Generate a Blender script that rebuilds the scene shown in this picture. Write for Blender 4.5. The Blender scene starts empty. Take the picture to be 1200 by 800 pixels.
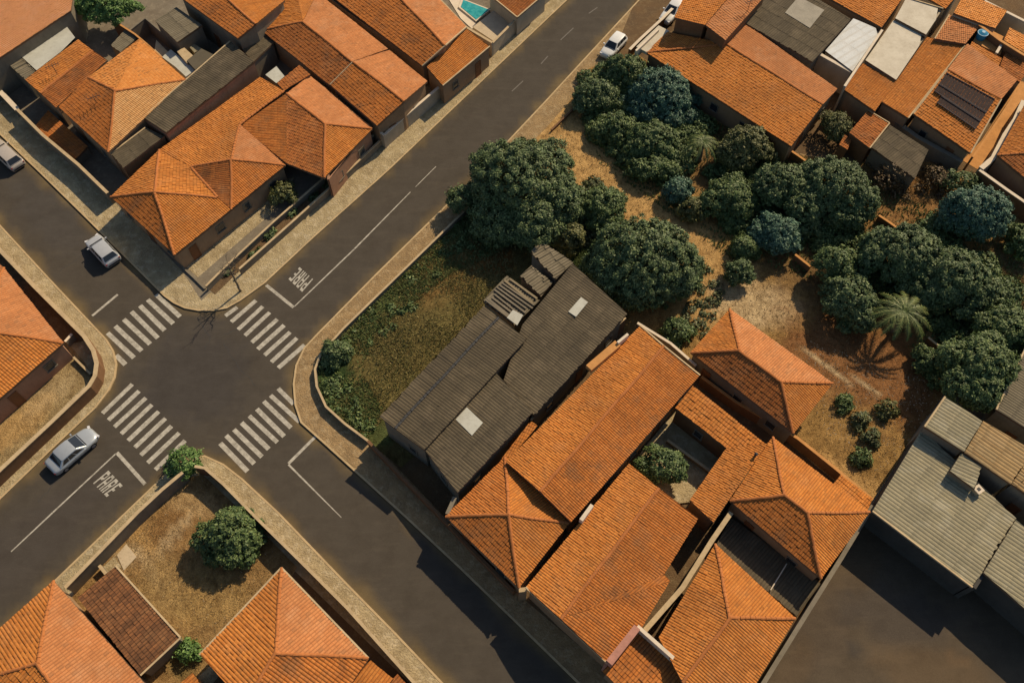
import bpy, bmesh, math, random
import numpy as np
from mathutils import Vector, Matrix
R = math.radians
rng = np.random.default_rng(7)
random.seed(7)
S = bpy.context.scene
COL = S.collection

# ------------------------------------------------------------------ camera
FPX, TILT, HC = 1000.0, R(30), 72.0
cd = bpy.data.cameras.new('camera'); cam = bpy.data.objects.new('camera', cd); COL.objects.link(cam)
cam.location = (0, 0, HC); cam.rotation_euler = (TILT, 0, 0)
cd.sensor_width = 36; cd.lens = FPX / 1200 * 36; cd.clip_end = 3000; cd.clip_start = .5
S.camera = cam
ct, st = math.cos(TILT), math.sin(TILT)
def G(px, py, z=0.0):
    """place in the world of a point of known height"""
    a = (px - 600) / FPX; b = (400 - py) / FPX
    d = (a, b * ct + st, b * st - ct)
    t = (z - HC) / d[2]
    return (a * t, d[1] * t, z)
def G2(px, py, z=0.0):
    p = G(px, py, z); return (p[0], p[1])
def scale_at(px, py, z=0.):
    p = G(px, py, z); return FPX / (p[1] * st + (HC - z) * ct)      # px per metre

# ------------------------------------------------------------------ sun, sky, exposure
a0, a1 = G2(510, 620), G2(478, 657)
sh = Vector((a1[0] - a0[0], a1[1] - a0[1])).normalized()
ELEV = R(40)
to_sun = Vector((-sh.x * math.cos(ELEV), -sh.y * math.cos(ELEV), math.sin(ELEV)))
sl = bpy.data.lights.new('sun', 'SUN'); sl.energy = 4.6; sl.angle = R(.5); sl.color = (1.0, .81, .57)
so = bpy.data.objects.new('sun', sl); COL.objects.link(so); so.location = (0, 0, 60)
so.rotation_euler = (-to_sun).to_track_quat('-Z', 'Y').to_euler()
W = bpy.data.worlds.new('World'); S.world = W; W.use_nodes = True
wn = W.node_tree; bg = wn.nodes['Background']; sky = wn.nodes.new('ShaderNodeTexSky')
sky.sky_type = 'NISHITA'; sky.sun_disc = False; sky.sun_elevation = ELEV
sky.sun_rotation = math.atan2(to_sun.x, to_sun.y)
wn.links.new(sky.outputs[0], bg.inputs[0]); bg.inputs[1].default_value = .082
S.view_settings.view_transform = 'Standard'; S.view_settings.look = 'None'
S.view_settings.exposure = 0.14; S.view_settings.gamma = 1; S.view_settings.use_curve_mapping = False

# ------------------------------------------------------------------ materials
def newmat(name, rough=.85):
    m = bpy.data.materials.new(name); m.use_nodes = True
    nt = m.node_tree; b = nt.nodes['Principled BSDF']; b.inputs['Roughness'].default_value = rough
    b.inputs['Specular IOR Level'].default_value = .12
    return m, nt, b
def nd(nt, t, **kw):
    n = nt.nodes.new(t)
    for k, v in kw.items(): setattr(n, k, v)
    return n
def mixc(nt, fac, a, b, mode='MIX'):
    n = nd(nt, 'ShaderNodeMix', data_type='RGBA', blend_type=mode)
    for s, v in ((0, fac), (6, a), (7, b)):
        if hasattr(v, 'links') or hasattr(v, 'is_linked'): nt.links.new(v, n.inputs[s])
        elif s == 0: n.inputs[0].default_value = v
        else: n.inputs[s].default_value = (*v, 1)
    return n.outputs[2]
def noise(nt, vec, scale, detail=6, rough=.6, lo=.35, hi=.65, dist=0.):
    n = nd(nt, 'ShaderNodeTexNoise'); n.inputs['Scale'].default_value = scale
    n.inputs['Detail'].default_value = detail; n.inputs['Roughness'].default_value = rough
    n.inputs['Distortion'].default_value = dist
    nt.links.new(vec, n.inputs['Vector'])
    r = nd(nt, 'ShaderNodeMapRange'); r.inputs[1].default_value = lo; r.inputs[2].default_value = hi
    nt.links.new(n.outputs['Fac'], r.inputs[0]); return r.outputs[0]
def mapped(nt, vec, sc, rot=0.):
    m = nd(nt, 'ShaderNodeMapping'); m.inputs['Scale'].default_value = sc; m.inputs['Rotation'].default_value = (0, 0, rot)
    nt.links.new(vec, m.inputs['Vector']); return m.outputs[0]
def mul(nt, a, k):
    m = nd(nt, 'ShaderNodeMath', operation='MULTIPLY'); nt.links.new(a, m.inputs[0])
    if isinstance(k, (int, float)): m.inputs[1].default_value = k
    else: nt.links.new(k, m.inputs[1])
    return m.outputs[0]
def bump(nt, b, h, strength=.4, dist=.03):
    n = nd(nt, 'ShaderNodeBump'); n.inputs['Strength'].default_value = strength; n.inputs['Distance'].default_value = dist
    nt.links.new(h, n.inputs['Height']); nt.links.new(n.outputs[0], b.inputs['Normal'])
MATS = {}
def pos(nt):
    return nd(nt, 'ShaderNodeNewGeometry').outputs['Position']
def p0(nt):
    return nd(nt, 'ShaderNodeNewGeometry').outputs['Position']
def tile_mat(name, c1, c2, grime_shade=(.05, .03, .02), ga=.4, pale=(.5, .3, .16), pa=.15, chan_shade=.52, sk=(.55, .07), bl=(.22, .42, .72)):
    m, nt, b = newmat(name, .9)
    uv = nd(nt, 'ShaderNodeUVMap').outputs[0]
    fl = nd(nt, 'ShaderNodeVectorMath', operation='FLOOR'); nt.links.new(uv, fl.inputs[0])
    wh = nd(nt, 'ShaderNodeTexWhiteNoise', noise_dimensions='2D'); nt.links.new(fl.outputs[0], wh.inputs['Vector'])
    c = mixc(nt, wh.outputs['Value'], c1, c2)
    oi = nd(nt, 'ShaderNodeObjectInfo'); c = mixc(nt, mul(nt, oi.outputs['Random'], .32), c, tuple(.62 * a_ for a_ in c1))
    c = mixc(nt, mul(nt, noise(nt, p0(nt), .9, 8, .75, .40, .75, .5), .38), c, tuple(.52 * a_ for a_ in c1))
    p = pos(nt)
    big = noise(nt, p, bl[0], 7, .72, bl[1], bl[2])
    streak = noise(nt, mapped(nt, uv, (sk[0], sk[1], 1)), 1.0, 4, .6, .45, .75)
    fine = noise(nt, p, 4.2, 5, .75, .45, .75)
    g = nd(nt, 'ShaderNodeMath', operation='MAXIMUM'); nt.links.new(mul(nt, big, 1.0), g.inputs[0]); nt.links.new(mul(nt, streak, .8), g.inputs[1])
    c = mixc(nt, mul(nt, g.outputs[0], ga), c, grime_shade)
    c = mixc(nt, mul(nt, fine, ga * .55), c, grime_shade)
    pl = noise(nt, p, .6, 4, .6, .5, .8)
    c = mixc(nt, mul(nt, pl, pa), c, pale)
    # a few tiles of another age
    od = nd(nt, 'ShaderNodeMath', operation='GREATER_THAN'); od.inputs[1].default_value = .955
    nt.links.new(wh.outputs['Value'], od.inputs[0])
    c = mixc(nt, mul(nt, od.outputs[0], .35), c, grime_shade)
    # rib and course shade painted as dark lines in channels and below noses
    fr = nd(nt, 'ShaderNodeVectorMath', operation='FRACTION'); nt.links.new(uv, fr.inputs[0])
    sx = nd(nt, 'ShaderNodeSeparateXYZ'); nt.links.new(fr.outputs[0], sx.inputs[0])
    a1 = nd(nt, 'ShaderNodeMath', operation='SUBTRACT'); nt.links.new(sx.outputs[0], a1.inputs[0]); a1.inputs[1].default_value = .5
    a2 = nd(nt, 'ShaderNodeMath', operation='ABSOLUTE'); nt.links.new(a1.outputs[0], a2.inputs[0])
    a3 = nd(nt, 'ShaderNodeMapRange'); nt.links.new(a2.outputs[0], a3.inputs[0]); a3.inputs[1].default_value = .27; a3.inputs[2].default_value = .47; a3.inputs[4].default_value = chan_shade
    a4 = nd(nt, 'ShaderNodeMapRange'); nt.links.new(sx.outputs[1], a4.inputs[0]); a4.inputs[1].default_value = .72; a4.inputs[2].default_value = .9; a4.inputs[4].default_value = chan_shade * .6
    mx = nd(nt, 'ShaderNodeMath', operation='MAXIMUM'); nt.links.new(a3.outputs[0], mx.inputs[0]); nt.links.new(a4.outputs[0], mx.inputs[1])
    c = mixc(nt, mx.outputs[0], c, grime_shade)
    nt.links.new(c, b.inputs['Base Color'])
    bump(nt, b, noise(nt, p, 14, 4, .7), .35, .02)
    MATS[name] = m; return m
def ground_mat(name, c1, c2, c3, s1=.35, s2=3., s3=14., f3=.5, bs=.5, bd=.05, rough=.95):
    m, nt, b = newmat(name, rough); p = pos(nt)
    c = mixc(nt, noise(nt, p, s1, 8, .65, .35, .65, .6), c1, c2)
    c = mixc(nt, mul(nt, noise(nt, p, s2, 6, .7, .5, .75, .4), .8), c, c3)
    c = mixc(nt, mul(nt, noise(nt, p, s3, 4, .7, .4, .7), f3), c, tuple(x * .55 for x in c1))
    nt.links.new(c, b.inputs['Base Color']); bump(nt, b, noise(nt, p, s3, 6, .7), bs, bd)
    MATS[name] = m; return m
def plain(name, c, rough=.7, var=.25, scale=1.2, metal=0., dirt=None):
    m, nt, b = newmat(name, rough); p = pos(nt)
    d = dirt or tuple(x * .45 for x in c)
    o = mixc(nt, mul(nt, noise(nt, p, scale, 8, .7, .4, .75), var), c, d)
    o = mixc(nt, mul(nt, noise(nt, mapped(nt, p, (1, 1, .25)), scale * 5, 5, .7, .5, .8), var * .8), o, d)
    nt.links.new(o, b.inputs['Base Color']); b.inputs['Metallic'].default_value = metal
    if rough > .5: bump(nt, b, noise(nt, p, scale * 14, 4, .7), .25, .01)
    MATS[name] = m; return m
def vcol_mat(name, fine=False):
    m, nt, b = newmat(name, .95); p = pos(nt)
    a = nd(nt, 'ShaderNodeVertexColor', layer_name='Col').outputs[0]
    dk = mixc(nt, 1., a, (.42, .38, .34), 'MULTIPLY')
    lt = mixc(nt, 1., a, (1.55, 1.5, 1.4), 'MULTIPLY')
    if fine:
        c = mixc(nt, mul(nt, noise(nt, p, 16, 6, .8, .35, .7), .62), a, dk)
        c = mixc(nt, mul(nt, noise(nt, p, 17, 4, .8, .5, .75), .35), c, lt)
        c = mixc(nt, mul(nt, noise(nt, mapped(nt, p, (.5, .5, 1)), 1, 8, .7, .42, .72), .4), c, dk)
        c = mixc(nt, mul(nt, noise(nt, mapped(nt, p, (.25, .9, 1), R(-42)), 1.2, 6, .7, .5, .8), .3), c, lt)
        nt.links.new(c, b.inputs['Base Color']); bump(nt, b, noise(nt, p, 30, 4, .7), .3, .01); b.inputs['Roughness'].default_value = .85
        MATS[name] = m; return m
    c = mixc(nt, noise(nt, p, 1.1, 8, .72, .38, .66, .8), a, dk)
    c = mixc(nt, mul(nt, noise(nt, mapped(nt, p, (1.6, .6, 1), R(35)), .9, 8, .75, .5, .75, 1.2), .7), c, lt)
    c = mixc(nt, mul(nt, noise(nt, p, 9, 5, .75, .45, .7), .75), c, dk)
    c = mixc(nt, mul(nt, noise(nt, p, 5.3, 5, .7, .56, .75), .5), c, lt)
    nt.links.new(c, b.inputs['Base Color']); bump(nt, b, noise(nt, p, 6, 8, .75), .8, .10)
    MATS[name] = m; return m
def leaf_mat(name, c1, c2, c3, trans=.12):
    m, nt, b = newmat(name, .6); b.inputs['Specular IOR Level'].default_value = .35
    g = nd(nt, 'ShaderNodeNewGeometry')
    r = nd(nt, 'ShaderNodeValToRGB'); e = r.color_ramp.elements
    e[0].position = 0; e[0].color = (*c1, 1); e[1].position = 1; e[1].color = (*c3, 1)
    k = e.new(.6); k.color = (*c2, 1)
    nt.links.new(g.outputs['Random Per Island'], r.inputs[0])
    c = mixc(nt, mul(nt, noise(nt, g.outputs['Position'], .9, 3, .6, .4, .7), .55), r.outputs[0], tuple(x * .6 for x in c1))
    nt.links.new(c, b.inputs['Base Color'])
    MATS[name] = m; return m

tile_mat('tile_orange', (.60, .205, .040), (.74, .285, .062), ga=.5, pa=.2, grime_shade=(.13, .06, .025))
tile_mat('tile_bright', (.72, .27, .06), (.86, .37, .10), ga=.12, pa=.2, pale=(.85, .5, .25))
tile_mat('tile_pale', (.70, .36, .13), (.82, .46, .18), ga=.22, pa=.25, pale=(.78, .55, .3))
tile_mat('tile_weathered', (.52, .17, .036), (.65, .235, .054), ga=.62, grime_shade=(.10, .045, .02), pa=.2, pale=(.58, .34, .17), bl=(.30, .50, .66))
tile_mat('tile_rust', (.42, .135, .034), (.56, .20, .050), bl=(.4, .48, .68), ga=.62, grime_shade=(.07, .04, .022), pa=.25)
tile_mat('tile_pinkish', (.58, .225, .078), (.68, .285, .105), ga=.45, pa=.28, pale=(.64, .42, .25), grime_shade=(.16, .08, .04))
tile_mat('tile_faded', (.64, .30, .13), (.70, .34, .15), ga=.3, pa=.3, pale=(.62, .42, .3), grime_shade=(.4, .17, .07), chan_shade=.25)
tile_mat('tile_old_brown', (.20, .09, .04), (.38, .16, .06), ga=.85, grime_shade=(.04, .028, .02), pa=.35, pale=(.38, .22, .1))
tile_mat('cement_dark', (.112, .090, .056), (.150, .120, .074), ga=.75, grime_shade=(.050, .042, .030), pa=.5, pale=(.23, .18, .115), chan_shade=.45, sk=(1.4, .5))
tile_mat('cement_mid', (.20, .17, .11), (.25, .21, .14), ga=.5, grime_shade=(.08, .07, .05), pa=.35, pale=(.36, .32, .23), chan_shade=.75, sk=(1.4, .5))
tile_mat('cement_light', (.33, .29, .18), (.40, .345, .215), ga=.6, grime_shade=(.14, .13, .09), pa=.35, pale=(.5, .48, .38), chan_shade=.45, sk=(1.4, .5))
tile_mat('cement_rusty', (.36, .26, .13), (.46, .30, .13), ga=.45, grime_shade=(.15, .10, .05), pa=.4, pale=(.55, .38, .2), chan_shade=.45, sk=(1.4, .5))
tile_mat('roof_white', (.60, .62, .60), (.64, .66, .64), ga=.04, grime_shade=(.45, .42, .36), pa=.1, pale=(.6, .6, .56), chan_shade=.45, sk=(1.4, .5))
plain('flat_beige', (.56, .51, .40), .85, .4, .5, dirt=(.24, .19, .12))
plain('flat_pale', (.47, .47, .40), .85, .45, .6, dirt=(.22, .20, .15))
plain('rust_sheet', (.68, .30, .11), .8, .6, .22, dirt=(.52, .32, .20))
plain('ridge_clay', (.46, .17, .055), .9, .6, 1.5)
plain('ridge_clay_dark', (.20, .09, .04), .9, .5, 1.5)
plain('fascia', (.16, .10, .06), .8, .4)
plain('wall_ochre', (.32, .21, .12), .9, .45, .6)
plain('wall_peach', (.36, .20, .12), .9, .5, .6)
plain('wall_cream', (.42, .36, .26), .9, .45, .6)
plain('wall_grey', (.21, .18, .13), .95, .6, .6, dirt=(.09, .08, .06))
plain('wall_shaded', (.075, .07, .06), .95, .5, .6)  # wall colour with the shade of the sunless side mixed in
plain('wall_brown', (.20, .11, .055), .95, .6, .6)
plain('coping', (.50, .38, .22), .9, .5, 1.0, dirt=(.2, .14, .08))
plain('coping_pale', (.66, .56, .42), .9, .35, 1.0)
plain('coping_orange', (.55, .27, .09), .9, .5, 1.0)
plain('kerb', (.50, .37, .20), .9, .55, .8)
plain('paint_letters', (.48, .45, .37), .85, .8, 4.5, dirt=(.11, .10, .085))
plain('paint_worn', (.17, .155, .13), .85, .85, 3.5, dirt=(.11, .10, .085))
plain('paint_white', (.47, .44, .36), .8, .95, 2.2, dirt=(.16, .14, .11))
plain('frame_dark', (.06, .045, .03), .6, .2)
plain('door_wood', (.20, .09, .04), .6, .3)
plain('metal_dark', (.05, .05, .05), .5, .2)
plain('blue_tank', (.03, .20, .34), .4, .1)
plain('pink_wall', (.45, .22, .16), .9, .5)
plain('bark', (.12, .08, .05), .95, .5, 4)
plain('bark_grey', (.17, .135, .09), .95, .4, 4)
plain('tyre', (.02, .02, .02), .8, .1)
plain('rim', (.35, .35, .36), .35, .1, metal=.6)
plain('lamp_red', (.35, .02, .015), .3, .05)
plain('lamp_clear', (.6, .6, .6), .15, .05)
plain('plastic_black', (.03, .03, .032), .5, .1)
plain('solar_black', (.040, .028, .026), .85, .45, 2., dirt=(.10, .065, .045))
plain('pipe_grey', (.13, .10, .085), .6, .3)
plain('sheet_grey', (.33, .30, .235), .9, .5, 1.)
plain('stone_grey', (.26, .21, .13), .95, .5, 2.)
plain('stone_pale', (.52, .42, .28), .95, .4)
ground_mat('asphalt', (.088, .072, .052), (.068, .060, .048), (.10, .082, .058), .12, 1.1, 22, .5, .25, .012, .85)
ground_mat('sidewalk', (.50, .40, .225), (.30, .23, .125), (.70, .60, .41), .7, 1.7, 6, .5, .9, .06)
ground_mat('sidewalk_brown', (.40, .27, .13), (.25, .17, .085), (.58, .45, .26), .7, 1.7, 6, .5, .9, .06)
ground_mat('concrete_yard', (.21, .18, .13), (.15, .12, .085), (.31, .26, .18), .35, 1.6, 9, .5, .3, .02)
ground_mat('far_land', (.20, .13, .06), (.09, .10, .04), (.26, .2, .1), .02, .2, 3, .5)
ground_mat('soil_yard', (.17, .105, .05), (.12, .08, .045), (.26, .19, .10), .3, 1.4, 8, .6, .6, .06)
vcol_mat('lot_ground'); vcol_mat('asphalt_ground', True)
leaf_mat('leaf_dark', (0.050, 0.084, 0.030), (0.098, 0.148, 0.048), (0.215, 0.260, 0.100))
leaf_mat('leaf_blue', (0.042, 0.094, 0.060), (0.081, 0.166, 0.101), (0.182, 0.273, 0.163))
leaf_mat('leaf_mid', (0.055, 0.094, 0.029), (0.101, 0.156, 0.044), (0.208, 0.247, 0.081))
leaf_mat('leaf_scrub', (0.058, 0.081, 0.031), (0.111, 0.130, 0.047), (0.221, 0.208, 0.085))
leaf_mat('leaf_olive', (.075, .085, .024), (.12, .13, .036), (.21, .20, .07))
leaf_mat('leaf_brown', (.085, .055, .025), (.14, .09, .035), (.20, .14, .06))
leaf_mat('leaf_fresh', (.07, .14, .03), (.12, .22, .05), (.2, .3, .08))
leaf_mat('palm_leaf', (.055, .085, .018), (.10, .14, .030), (.20, .20, .06))
leaf_mat('lot_grass', (.12, .125, .036), (.21, .18, .058), (.40, .30, .12))
leaf_mat('dry_grass', (.20, .12, .045), (.30, .20, .08), (.46, .34, .16))
leaf_mat('green_grass', (.065, .105, .028), (.11, .15, .042), (.20, .21, .075))
def car_paint(name, c, metal=.3):
    m, nt, b = newmat(name, .28); p = pos(nt)
    o = mixc(nt, mul(nt, noise(nt, p, 5, 5, .7, .45, .8), .25), c, tuple(x * .6 for x in c))
    nt.links.new(o, b.inputs['Base Color']); b.inputs['Metallic'].default_value = metal
    b.inputs['Coat Weight'].default_value = .5; MATS[name] = m
car_paint('paint_silver', (.50, .51, .50)); car_paint('paint_car_white', (.68, .68, .64), .05); car_paint('paint_pearl', (.46, .49, .49), .45); car_paint('paint_grey', (.22, .22, .22)); car_paint('paint_cream', (.44, .39, .33), .1)
def glass(name, c, rough=.08):
    m, nt, b = newmat(name, rough); b.inputs['Base Color'].default_value = (*c, 1); b.inputs['Specular IOR Level'].default_value = .6
    MATS[name] = m
glass('car_glass', (.02, .024, .028)); glass('window_glass', (.03, .035, .04))
m, nt, b = newmat('pool_water', .06); p = pos(nt)
nt.links.new(mixc(nt, noise(nt, p, 2, 4, .6), (.02, .24, .26), (.06, .36, .36)), b.inputs['Base Color']); bump(nt, b, noise(nt, p, 3), .2, .03); MATS['pool_water'] = m

# ------------------------------------------------------------------ mesh helpers
def par(o, p):
    o.parent = p; o.matrix_parent_inverse = p.matrix_world.inverted()
def link_mesh(name, verts, faces, mat, parent=None, smooth=False, uv=None, kind=None):
    me = bpy.data.meshes.new(name); me.from_pydata([tuple(v) for v in verts], [], [tuple(f) for f in faces])
    if mat: me.materials.append(MATS[mat])
    if uv is not None:
        l = me.uv_layers.new(name='UVMap')
        idx = np.empty(len(me.loops), int); me.loops.foreach_get('vertex_index', idx)
        l.data.foreach_set('uv', np.asarray(uv, dtype=np.float32)[idx].ravel())
    if smooth: me.polygons.foreach_set('use_smooth', [True] * len(me.polygons))
    me.update()
    o = bpy.data.objects.new(name, me); COL.objects.link(o)
    if parent: par(o, parent)
    if kind: o['kind'] = kind
    return o
def thing(name, label, cat, loc=(0, 0, 0), group=None):
    o = bpy.data.objects.new(name, None); COL.objects.link(o); o.empty_display_size = .3
    o.matrix_world = Matrix.Translation(Vector(loc))
    o['label'] = label; o['category'] = cat
    if group: o['group'] = group
    return o
def tag(o, label, cat, group=None):
    o['label'] = label; o['category'] = cat
    if group: o['group'] = group
    return o
class MB:
    def __init__(s): s.v = []; s.f = []
    def add(s, v, f):
        n = len(s.v); s.v += [tuple(x) for x in v]; s.f += [tuple(i + n for i in q) for q in f]
    def prism(s, poly, z0, z1):
        n = len(poly); zt = z1 if isinstance(z1, (list, tuple)) else [z1] * n
        if area(poly) < 0: poly = poly[::-1]; zt = list(zt)[::-1]
        v = [(p[0], p[1], z0) for p in poly] + [(p[0], p[1], z) for p, z in zip(poly, zt)]
        s.add(v, [tuple(range(n - 1, -1, -1)), tuple(range(n, 2 * n))] + [(i, (i + 1) % n, n + (i + 1) % n, n + i) for i in range(n)])
    def obox(s, c, ax, half, z0, z1):
        """box: centre c(x,y), axis ax (unit 2d), half=(along, across)"""
        ax = Vector(ax).normalized(); n = Vector((-ax.y, ax.x)); c = Vector(c)
        P = [c + ax * (i * half[0]) + n * (j * half[1]) for i, j in ((-1, -1), (1, -1), (1, 1), (-1, 1))]
        s.prism([(p.x, p.y) for p in P], z0, z1)
    def tube(s, a, b, r0, r1=None, n=6, caps=True):
        a = Vector(a); b = Vector(b); r1 = r0 if r1 is None else r1
        d = (b - a).normalized(); u = d.orthogonal().normalized(); w = d.cross(u)
        v = []
        for p, r in ((a, r0), (b, r1)):
            for i in range(n):
                t = 2 * math.pi * i / n; v.append(p + u * (r * math.cos(t)) + w * (r * math.sin(t)))
        f = [(i, (i + 1) % n, n + (i + 1) % n, n + i) for i in range(n)]
        if caps: f += [tuple(range(n - 1, -1, -1)), tuple(range(n, 2 * n))]
        s.add(v, f)
    def build(s, name, mat, parent=None, smooth=False, kind=None):
        return link_mesh(name, s.v, s.f, mat, parent, smooth, None, kind)
def area(p):
    return .5 * sum(p[i][0] * p[(i + 1) % len(p)][1] - p[(i + 1) % len(p)][0] * p[i][1] for i in range(len(p)))
def offset_poly(pts, d):
    """inset a CCW polygon by d"""
    n = len(pts); out = []
    for i in range(n):
        a = Vector(pts[i - 1][:2]); b = Vector(pts[i][:2]); c = Vector(pts[(i + 1) % n][:2])
        e1 = (b - a).normalized(); e2 = (c - b).normalized()
        n1 = Vector((-e1.y, e1.x)); n2 = Vector((-e2.y, e2.x)); m = n1 + n2
        k = m.dot(n1)
        m = m / k if abs(k) > .25 else n1
        q = b + m * d; out.append((q.x, q.y))
    return out
def mvc_z(P, poly, z):
    """mean value interpolation of polygon vertex heights at points P (N,2)"""
    n = len(poly); poly = np.asarray(poly); z = np.asarray(z, float)
    d = poly[None] - P[:, None]; r = np.linalg.norm(d, axis=2) + 1e-9
    th = []
    for i in range(n):
        j = (i + 1) % n
        cr = d[:, i, 0] * d[:, j, 1] - d[:, i, 1] * d[:, j, 0]; dt = (d[:, i] * d[:, j]).sum(1)
        th.append((r[:, i] * r[:, j] - dt) / np.where(np.abs(cr) < 1e-9, 1e-9, cr))
    t = np.clip(np.stack(th, 1), 0, 1e7)
    w = (np.roll(t, 1, axis=1) + t) / r
    return (w * z).sum(1) / w.sum(1)
def smooth_noise(P, s, seed):
    r = np.random.default_rng(seed); o = np.zeros(len(P))
    for k in range(7):
        a = r.uniform(0, 6.28); f = s * r.uniform(.5, 2.2); o += np.sin(P[:, 0] * math.cos(a) * f + P[:, 1] * math.sin(a) * f + r.uniform(0, 6.28))
    return o / 4
KINDS = dict(tile=(.215, .34, .042, .026, .010), big=(.26, .38, .048, .032, .012), sheet=(.27, 1.8, .034, .018, .006),
             wide=(.34, 1.9, .045, .02, .010), loose=(.30, 1.5, .06, .04, .03), flat=(.9, 3., 0., .0, .004))
_seed = [11]
def tile_field(poly, z, ei, kind, mat, parent, lift=.03):
    """ribbed and coursed covering over a convex plan polygon, ribs square to edge ei"""
    pitch, course, amp, step, jit = KINDS[kind]
    _seed[0] += 1; r = np.random.default_rng(_seed[0])
    poly = np.asarray(poly, float)
    e = poly[(ei + 1) % len(poly)] - poly[ei]; U = e / np.linalg.norm(e); V = np.array((-U[1], U[0])); O = poly[ei]
    q = np.stack(((poly - O) @ U, (poly - O) @ V), 1)
    u0, u1 = q[:, 0].min(), q[:, 0].max(); v0, v1 = q[:, 1].min(), q[:, 1].max()
    sub = 4 if amp else 1
    k = np.arange(math.floor(u0 / pitch * sub), math.ceil(u1 / pitch * sub) + 1)
    us = k * pitch / sub; us = us[(us > u0 + .004) & (us < u1 - .004)]; us = np.concatenate(([u0 + .001], us, [u1 - .001]))
    lo = np.full(len(us), 1e9); hi = np.full(len(us), -1e9); n = len(q)
    for i in range(n):
        a, b = q[i], q[(i + 1) % n]
        if abs(a[0] - b[0]) < 1e-6: continue
        t = (us - a[0]) / (b[0] - a[0]); ok = (t >= -1e-6) & (t <= 1 + 1e-6); vv = a[1] + t * (b[1] - a[1])
        lo = np.where(ok, np.minimum(lo, vv), lo); hi = np.where(ok, np.maximum(hi, vv), hi)
    lo = np.where(lo > 1e8, 0, lo); hi = np.where(hi < -1e8, lo, hi)
    kc = np.arange(math.floor(v0 / course), math.ceil(v1 / course) + 1)
    rows = []; rz = []; rk = []
    for c in kc:
        rows += [c * course + .002, (c + 1) * course - .002]; rz += [step, 0.]; rk += [c, c]
    rows = np.array(rows); rz = np.array(rz); rk = np.array(rk)
    UU = np.repeat(us[:, None], len(rows), 1); lo0 = lo
    if kind != 'flat':
        tk = np.floor(us / pitch).astype(int); tk -= tk.min(); lo = np.minimum(lo - r.uniform(0, .05, tk.max() + 1)[tk], hi)
    wob = (r.normal(0, .10 * course * (jit / .012) ** .5, (len(us) // sub + 2, 1))[(np.arange(len(us)) // sub)]) * (.35 if amp else 0)
    VV = np.clip(rows[None] + wob, lo[:, None], hi[:, None])
    ph = (us / pitch) % 1
    prof = np.abs(np.sin(np.pi * ph)) ** .8 * amp
    ti = np.floor(us / pitch).astype(int); ti -= ti.min(); ri = rk - rk.min()
    J = r.normal(0, jit, (ti.max() + 1, ri.max() + 1))
    P = np.stack((UU.ravel(), VV.ravel()), 1); XY = O + P[:, :1] * U + P[:, 1:] * V
    ctr = poly.mean(0); VZ = np.clip(VV, lo0[:, None], hi[:, None]).ravel(); XYz = O + UU.reshape(-1, 1) * U + VZ[:, None] * V; XYc = ctr + (XYz - ctr) * .9995
    Z = mvc_z(XYc, poly, z).reshape(UU.shape) + lift + prof[:, None] + rz[None] + J[ti][:, ri]
    Z += smooth_noise(XY, .9, _seed[0]).reshape(Z.shape) * (.018 if kind != 'loose' else .03)
    nu, nv = UU.shape; idx = np.arange(nu * nv).reshape(nu, nv)
    F = np.stack((idx[:-1, :-1], idx[1:, :-1], idx[1:, 1:], idx[:-1, 1:]), -1)
    big = ((VV[:-1, 1:] - VV[:-1, :-1]) > 1e-4) | ((VV[1:, 1:] - VV[1:, :-1]) > 1e-4)
    F = F[big]
    verts = np.concatenate((XY, Z.reshape(-1, 1)), 1)
    used = np.unique(F); mp = np.full(len(verts), -1); mp[used] = np.arange(len(used))
    uv = np.stack((UU.ravel() / pitch + _seed[0] * 37, np.repeat((rk + np.tile((.04, .96), len(rk) // 2))[None], nu, 0).ravel()), 1)
    verts = verts[used]; F = mp[F]; uv = uv[used]
    me = bpy.data.meshes.new('roof_tiles')
    me.vertices.add(len(verts)); me.vertices.foreach_set('co', verts.ravel().astype(np.float32))
    me.loops.add(F.size); me.loops.foreach_set('vertex_index', F.ravel().astype(np.int32))
    me.polygons.add(len(F)); me.polygons.foreach_set('loop_start', (np.arange(len(F)) * 4).astype(np.int32))
    me.update(calc_edges=True)
    l = me.uv_layers.new(name='UVMap'); l.data.foreach_set('uv', uv[F.ravel()].ravel().astype(np.float32))
    me.materials.append(MATS[mat]); me.validate(); me.polygons.foreach_set('use_smooth', np.zeros(len(me.polygons), bool))
    nm = 'roof_tiles' if kind in ('tile', 'big') else ('roof_sheets' if kind != 'flat' else 'roof_surface')
    o = bpy.data.objects.new(nm, me); COL.objects.link(o); par(o, parent)
    if kind != 'flat': o['kind'] = 'stuff'
    return o
def ridge(a, b, mat, parent, r=.13, seg=.42):
    a = Vector(a); b = Vector(b); L = (b - a).length; n = max(2, int(L / seg)); d = (b - a) / L
    s = d.cross(Vector((0, 0, 1))).normalized(); up = s.cross(d)
    v = []; f = []
    for i in range(n):
        for t, rr in ((i / n, r * 1.18), ((i + 1) / n - .02 / n, r * .92)):
            p = a + (b - a) * t + up * random.uniform(-.012, .018) + s * (random.uniform(-.018, .018) + .03 * math.sin(t * L * .8 + a.x))
            for k in range(5):
                an = math.pi * (k / 4); v.append(p + s * (rr * math.cos(an)) + up * (rr * .75 * math.sin(an)))
        q = i * 10
        f += [(q + k, q + k + 1, q + k + 6, q + k + 5) for k in range(4)] + [(q, q + 1, q + 2, q + 3, q + 4)]
    o = link_mesh('ridge_cap', v, f, mat)
    par(o, parent); return o
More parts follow.
